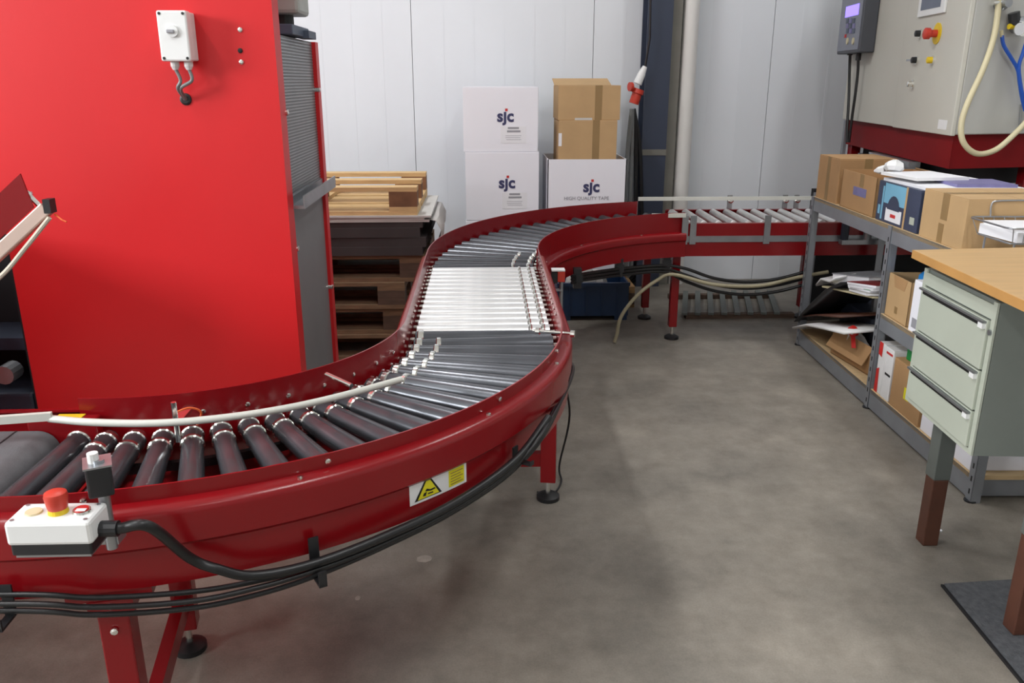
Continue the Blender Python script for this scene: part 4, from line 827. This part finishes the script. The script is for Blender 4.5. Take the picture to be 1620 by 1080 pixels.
o = sthing('brown_carton', 'torn brown carton lying on the far bottom shelf', 'box', 1.25, 0.16, ZBOT + 0.001, None, R(8)); MB().box(-0.12, -0.116, -0.18, 0.18, 0, 0.1).box(0.116, 0.12, -0.18, 0.18, 0, 0.14).box(-0.12, 0.12, -0.18, -0.176, 0, 0.12).box(-0.12, 0.12, 0.176, 0.18, 0, 0.12).box(-0.12, 0.12, -0.18, 0.18, 0, 0.004).build('body', 'kraft_dark', o); MB().obox((-0.13, 0, 0.09), 0.004, 0.34, 0.1, Matrix.Rotation(R(30), 3, 'Y')).build('flap', 'kraft_dark', o)
o = sthing('paper_wad', 'crumpled grey paper in the torn carton on the bottom shelf', 'paper', 1.28, 0.10, ZBOT + 0.006); MB().lathe((0, 0, 0), (-0.2, 0.1, 1), [(0, 0.04), (0.05, 0.07), (0.11, 0.05), (0.16, 0.015)], 7).build('wad', 'paper_grey', o); MB().lathe((0, -0.08, 0.0), (-0.1, -0.2, 1), [(0, 0.03), (0.06, 0.05), (0.12, 0.012)], 6).build('fold', 'paper_grey', o)
o = sthing('tape_roll', 'red and white tape roll hanging in the far shelf bay', 'tape', 1.22, 0.03, 0.27); c_ = MB(); c_.lathe((0, 0, 0), (1, 0.4, 0.3), [(0, 0.028), (0.02, 0.028)], 14).build('roll', 'red_box', o); c_ = MB().lathe((-0.002, 0, 0), (1, 0.4, 0.3), [(0, 0.014), (0.024, 0.014)], 14).build('core', 'white_gloss', o); MB().bar((0, -0.02, -0.01), (-0.01, -0.07, -0.06), 0.02, 0.002).build('loose_end', 'red_box', o)
o = sthing('dark_case', 'dark plastic case standing at the back of the far bottom shelf', 'case', 1.55, 0.28, ZBOT + 0.0005); B(-0.1, 0.1, -0.2, 0.2, 0, 0.2).build('body', 'dark_blue', o, bevel=0.01); B(-0.104, -0.1, -0.08, 0.08, 0.12, 0.15).build('handle', 'black_plastic', o)
o = sthing('dark_case', 'black plastic case near the middle post on the far bottom shelf', 'case', 1.02, 0.25, ZBOT + 0.0005); B(-0.12, 0.12, -0.09, 0.09, 0, 0.19).build('body', 'black_plastic', o, bevel=0.01); B(-0.124, -0.12, -0.05, 0.05, 0.11, 0.13).build('handle', 'rubber', o)
# ------------------------------------------------------------------ work table
t = thing('work_table', 'packing table with beech top, grey drawer unit and brown legs', 'table', (0, 0, 0))
top = [(1.358, 2.545), (1.285, 1.5), (2.15, 1.45), (2.15, 2.61)]
MB().prism(top, 0.9165, 0.94).build('tabletop', 'table_wood', t, bevel=0.002)
MB().prism([(1.356, 2.547), (1.283, 1.5), (1.287, 1.5), (1.360, 2.545)], 0.914, 0.9395).build('edge_band', 'table_edge', t)
UX = [(1.400, 2.53), (1.371, 2.09), (1.93, 2.05), (1.96, 2.53)]
u = MB().prism([(1.404, 2.53), (1.375, 2.09), (1.93, 2.05), (1.96, 2.53)], 0.44, 0.885).build('drawer_unit', 'carcass_grey', t)
n = Vector((UX[1][1] - UX[0][1], UX[0][0] - UX[1][0], 0)).normalized(); n = n if n.x < 0 else -n
ey = (Vector((UX[1][0], UX[1][1], 0)) - Vector((UX[0][0], UX[0][1], 0))); L = ey.length; ey.normalize(); u0 = Vector((UX[0][0], UX[0][1], 0))
ZM = Matrix((ey, n, Vector((0, 0, 1)))).transposed()
def ufront(s0, s1, z0, z1, o0, o1, name, m, par, bev=0.0): return MB().obox(u0 + ey * (s0 + s1) / 2 + n * (o0 + o1) / 2 + Vector((0, 0, (z0 + z1) / 2)), s1 - s0, o1 - o0, z1 - z0, ZM).build(name, m, par, bevel=bev)
ufront(0, 0.02, 0.44, 0.885, -0.002, 0.004, 'side_rail', 'drawer_green', u); ufront(L - 0.02, L, 0.44, 0.885, -0.002, 0.004, 'side_rail', 'drawer_green', u)
ufront(0.02, L - 0.02, 0.835, 0.875, -0.002, 0.004, 'header', 'drawer_green', u); ufront(0.02, L - 0.02, 0.44, 0.455, -0.002, 0.004, 'bottom_rail', 'drawer_green', u)
for (z0, z1) in ((0.69, 0.83), (0.57, 0.685), (0.458, 0.565)):
    dr = ufront(0.022, L - 0.022, z0, z1, 0.0, 0.012, 'drawer', 'drawer_green', t, 0.002)
    ufront(0.03, L - 0.03, z1 - 0.022, z1 - 0.008, 0.012, 0.0135, 'handle_recess', 'ink', dr)
    ufront(0.024, L - 0.024, z1 - 0.008, z1 - 0.002, 0.012, 0.024, 'handle', 'steel', dr); ufront(L - 0.05, L - 0.026, z1 - 0.024, z1 - 0.006, 0.012, 0.022, 'handle_end', 'white_plastic', dr)
lk = u0 + ey * (L - 0.012) + n * 0.004 + Vector((0, 0, 0.80)); MB().lathe(lk, n, [(0, 0.008), (0.005, 0.008)], 10).build('lock', 'steel', u)
def tleg(x, y, z0, zs, zt, z_up):
    l = B(x - 0.025, x + 0.025, y - 0.025, y + 0.025, z0, zs).build('leg', 'rust_brown', t, bevel=0.003)
    B(x - 0.027, x + 0.027, y - 0.027, y + 0.027, zs, zt).build('leg_sleeve', 'leg_grey', l, bevel=0.003)
tleg(1.447, 2.36, 0.0, 0.237, 0.44, 0); tleg(1.45, 1.885, 0.0125, 0.30, 0.9165, 0); tleg(2.08, 2.36, 0.0, 0.237, 0.9165, 0); tleg(2.08, 1.885, 0.0125, 0.30, 0.9165, 0)
B(1.43, 2.1, 1.87, 1.90, 0.87, 0.9165).build('apron', 'leg_grey', t)
t = thing('floor_mat', 'dark grey ribbed rubber mat on the floor under the table', 'mat', (0, 0, 0))
MB().prism([(1.369, 2.108), (1.322, 1.2), (2.3, 1.2), (2.3, 2.17)], 0, 0.012).build('mat', 'mat_rubber', t)
MB().prism([(1.362, 2.112), (1.315, 1.2), (1.33, 1.2), (1.376, 2.104)], 0, 0.008).build('mat_edge', 'rubber', t)
# ------------------------------------------------------------------ machine with control cabinet on the right
M0 = Vector((2.2, 3.9, 0)); ME = Vector((0.2, 1.7, 0)).normalized(); MN = Vector((-ME.y, ME.x, 0)); MR = Matrix((ME, MN, Vector((0, 0, 1)))).transposed()
t = thing('packaging_machine', 'red machine with beige control cabinet above the far conveyor end', 'machine', (0, 0, 0))
foot = [(2.2, 3.9), (3.3, 4.1), (3.5, 5.62), (2.402, 5.62)]
MB().prism(foot, 1.21, 2.5).build('control_cabinet', 'cabinet_side', t, bevel=0.006)
def on(s0, s1, z0, z1, o0, o1, name, m, par, bev=0.0): return MB().obox(M0 + ME * (s0 + s1) / 2 + MN * (o0 + o1) / 2 + Vector((0, 0, (z0 + z1) / 2)), s1 - s0, o1 - o0, z1 - z0, MR).build(name, m, par, bevel=bev)
door = on(0.0, 0.77, 1.205, 2.5, 0.0, 0.022, 'cabinet_door', 'cabinet_grey', t, 0.004); on(0.775, 1.72, 1.209, 2.5, 0.0, 0.018, 'cabinet_door', 'cabinet_grey', t, 0.004)
inner = [(2.215, 3.94), (3.29, 4.13), (3.48, 5.60), (2.417, 5.60)]
MB().prism(inner, 1.05, 1.21).build('red_base', 'red_matte', t)
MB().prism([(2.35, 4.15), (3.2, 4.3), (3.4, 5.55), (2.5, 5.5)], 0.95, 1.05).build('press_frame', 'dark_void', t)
for (px_, py_) in ((2.72, 4.12), (2.46, 5.55), (3.25, 4.2), (3.42, 5.5)): B(px_ - 0.03, px_ + 0.03, py_ - 0.03, py_ + 0.03, 0.0, 1.06).build('frame_post', 'red_dark' if px_ > 3 else 'red', t)
o = on(1.70, 1.74, 0.4, 1.2, -0.02, 0.0, 'frame_post', 'shelf_steel', t)
MB().bar((2.3, 4.25, 0.98), (2.45, 5.4, 0.98), 0.05, 0.05).build('cross_beam', 'steel', t); MB().bar((2.26, 4.35, 1.03), (2.34, 5.0, 1.03), 0.06, 0.03).build('cross_beam', 'steel', t)
for yy in (4.3, 4.7, 5.1): MB().lathe((2.3 + (yy - 4.3) * 0.12, yy, 0.99), (-1, 0.1, 0), [(0, 0.02), (0.06, 0.02), (0.07, 0.012)], 12).build('clamp_knob', 'chrome', t)
B(2.35, 2.6, 4.44, 4.565, 0.60, 0.74).build('drive_motor', 'steel', t, bevel=0.01); MB().cyl((2.24, 4.51, 0.67), (2.36, 4.51, 0.67), 0.045, 16).build('drive_motor', 'dark_blue', t)
B(2.08, 3.3, 5.2, 5.24, 0.05, 0.8).build('added_dark_sheet', 'dark_void', t); B(2.08, 2.12, 5.16, 5.2, 0.0, 0.78).build('frame_post', 'shelf_steel', t)  # dark sheet added to darken the pale wall seen under the machine
for k in range(3): MB().cyl((2.02 + 0.13 * k, 4.545, 0.60), (2.02 + 0.13 * k, 4.545, 0.69 + 0.02 * k), 0.022, 12).build('drive_motor', ['dark_blue', 'steel', 'black_plastic'][k], t)
B(2.0, 2.4, 4.522, 4.568, 0.575, 0.60).build('motor_bracket', 'steel', t)
def face(px, py, w=0.022): q = atPl(px, py, M0 + MN * w, MN); return q
q = face(1455, 22); q2 = face(1496, 26); s0, s1 = (q - M0).dot(ME), (q2 - M0).dot(ME)
zb_ = face(1475, 24).z
pn = on(min(s0, s1), max(s0, s1), zb_, zb_ + 0.26, 0.022, 0.034, 'operator_panel', 'white_plastic', t, 0.003); on(min(s0, s1) + 0.05, max(s0, s1) - 0.04, zb_ + 0.03, zb_ + 0.23, 0.034, 0.0352, 'panel_screen', 'screen_dark', pn)
e_ = face(1483, 53); MB().lathe(e_, MN, [(0, 0.05), (0.004, 0.05)], 24).build('stop_plate', 'yellow', door); MB().lathe(e_ + MN * 0.004, MN, [(0, 0.018), (0.03, 0.018), (0.034, 0.027), (0.055, 0.027), (0.06, 0.02)], 18).build('stop_button', 'red_plastic', door, smooth=True)
for (u_, v_, m_) in ((1457, 53, 'black_plastic'), (1451, 95, 'black_plastic'), (1476, 95, 'yellow'), (1445, 133, 'chrome')):
    k_ = face(u_, v_); b_ = MB().lathe(k_, MN, [(0, 0.022), (0.008, 0.021)], 16).build('button_ring', 'chrome', door); MB().lathe(k_ + MN * 0.008, MN, [(0, 0.016), (0.02, 0.015), (0.022, 0.01)], 14).build('push_button', m_, b_)
k_ = face(1451, 95); MB().bar(k_ + MN * 0.02 + ME * 0.02, k_ + MN * 0.035 + ME * 0.05, 0.006, 0.01).build('key', 'steel', door)
k_ = face(1491, 197); s_ = (k_ - M0).dot(ME); on(s_ - 0.05, s_ + 0.05, k_.z - 0.022, k_.z + 0.022, 0.022, 0.0232, 'data_plate', 'white_gloss', door)
# controller box
c = thing('controller_box', 'dark grey controller with lit violet display mounted on the beige cabinet', 'controller')
CW = 0.11
on(1.24, 1.69, 1.612, 2.3, 0.0185, CW, 'housing', 'controller_dark', c, 0.008); fp = on(1.255, 1.675, 1.63, 2.28, CW, CW + 0.004, 'front_plate', 'controller_front', c)
def cf(u_, v_): k_ = face(u_, v_, CW + 0.004); return (k_ - M0).dot(ME), k_.z
a_, b_ = cf(1339, 11), cf(1358, 23); on(b_[0], a_[0], b_[1], a_[1], CW + 0.004, CW + 0.0055, 'display', 'lcd', fp)
for r_ in range(3):
    for k in range(3): s_, z_ = cf(1341 + 5 * k, 33 + 8 * r_); on(s_ - 0.022, s_ + 0.022, z_ - 0.014, z_ + 0.014, CW + 0.004, CW + 0.008, 'key', 'violet_print' if (r_ + k) % 2 else 'blue_grey', fp)
for k in range(2): s_, z_ = cf(1341 + 9 * k, 65); MB().lathe(M0 + ME * s_ + MN * (CW + 0.004) + Vector((0, 0, z_)), MN, [(0, 0.02), (0.005, 0.02)], 12).build('indicator', 'hose_beige', fp)
s_, z_ = cf(1338, 57); on(s_ - 0.015, s_ + 0.015, z_ - 0.01, z_ + 0.01, CW + 0.004, CW + 0.008, 'key', 'red_ink', fp)
for i, (pa, pb_) in enumerate((((1345, 82), [(1344, 110), (1343, 150), (1341, 190), (1340, 225)]), ((1358, 90), [(1357, 115), (1353, 150), (1348, 185), (1343, 225)]))):
    k0 = face(pa[0], pa[1], 0.07); MB().cyl(k0 + Vector((0, 0, 0.035)), k0 - Vector((0, 0, 0.02)), 0.016, 10).build('cable_gland', 'black_plastic', c)
    MB().tube(spline([k0] + [face(u_, v_, 0.06) for (u_, v_) in pb_], 6), 0.009, 8).build('cable', 'cable', c, smooth=True)
# hoses and regulator on the near side of the cabinet
NF = Vector((0.2, -1.1, 0)).normalized()
def nf(u_, v_, w=0.03): return atPl(u_, v_, M0 + NF * w, NF)
pts = [nf(1579, -8), nf(1579, 15), nf(1572, 60, 0.04), nf(1555, 110, 0.06), nf(1532, 160, 0.08), nf(1521, 195, 0.09), nf(1524, 225, 0.1), nf(1545, 243, 0.1), nf(1575, 237, 0.09), nf(1605, 212, 0.07), nf(1635, 180, 0.04)]
MB().tube(spline(pts, 8), 0.013, 10).build('air_hose', 'hose_beige', t, smooth=True)
q = nf(1580, 6, 0); MB().lathe(q, NF, [(0, 0.03), (0.03, 0.03), (0.035, 0.02), (0.06, 0.02)], 12).build('hose_fitting', 'steel', t); MB().cyl(nf(1570, 4, 0.03), nf(1590, 2, 0.03), 0.012, 10).build('hose_fitting', 'chrome', t)
q = nf(1606, 40, 0); rg = MB().lathe(q, NF, [(0, 0.035), (0.05, 0.035), (0.06, 0.02)], 14).build('regulator', 'steel', t)
MB().cyl(nf(1606, 38, 0.03), nf(1604, 20, 0.03), 0.024, 12).build('regulator_knob', 'black_plastic', rg); MB().cyl(nf(1596, 42, 0.03), nf(1604, 42, 0.03), 0.012, 10).build('brass_nipple', 'yellow', rg)
g = MB().lathe(nf(1613, 46, 0.05), NF, [(0, 0.032), (0.025, 0.032)], 20).build('pressure_gauge', 'chrome', t); MB().lathe(nf(1613, 46, 0.075), NF, [(0, 0.027), (0.001, 0.027)], 20).build('gauge_face', 'gauge_face', g)
MB().cyl(nf(1584, 48, 0.03), nf(1585, 58, 0.03), 0.008, 8).build('tube_fitting', 'hose_beige', t)
for ps_ in ([(1585, 56), (1588, 72), (1600, 92), (1610, 110), (1613, 130), (1617, 155), (1622, 175)], [(1624, 66), (1618, 85), (1612, 105), (1614, 130), (1619, 155), (1626, 172)]):
    MB().tube(spline([nf(u_, v_, 0.03 + 0.006 * (ps_[0][0] > 1600)) for (u_, v_) in ps_], 6), 0.0085, 8).build('air_tube', 'blue_tube', t, smooth=True)
MB().cyl(nf(1616, 165, 0.01), nf(1613, 205, 0.01), 0.006, 8).build('rod', 'steel', t)
# ------------------------------------------------------------------ marks on the floor
mat('pale_spot', (166, 158, 148), 0.6, var=0.15, scale=30)
def spot(u, v, a, b, label, cat, m, h):
    p = atZ(u, v, 0); n = 14
    o = MB().prism([(a * math.cos(2 * math.pi * k / n) * (0.85 + 0.25 * random.random()), b * math.sin(2 * math.pi * k / n) * (0.85 + 0.25 * random.random())) for k in range(n)], 0.0, h).build('paint_spot' if h < 0.002 else 'paper_scrap', m)
    o.location = (p.x, p.y, 0.0003); tag(o, label, cat)
spot(671, 884, 0.026, 0.022, 'pale paint spot on the floor under the front bend', 'paint spot', 'pale_spot', 0.0006)
spot(566, 946, 0.008, 0.012, 'tiny pale paint spot on the floor below the cable clip', 'paint spot', 'pale_spot', 0.0006)
spot(1487, 840, 0.008, 0.007, 'tiny white paper scrap on the floor beside the table leg', 'paper scrap', 'paper', 0.004)
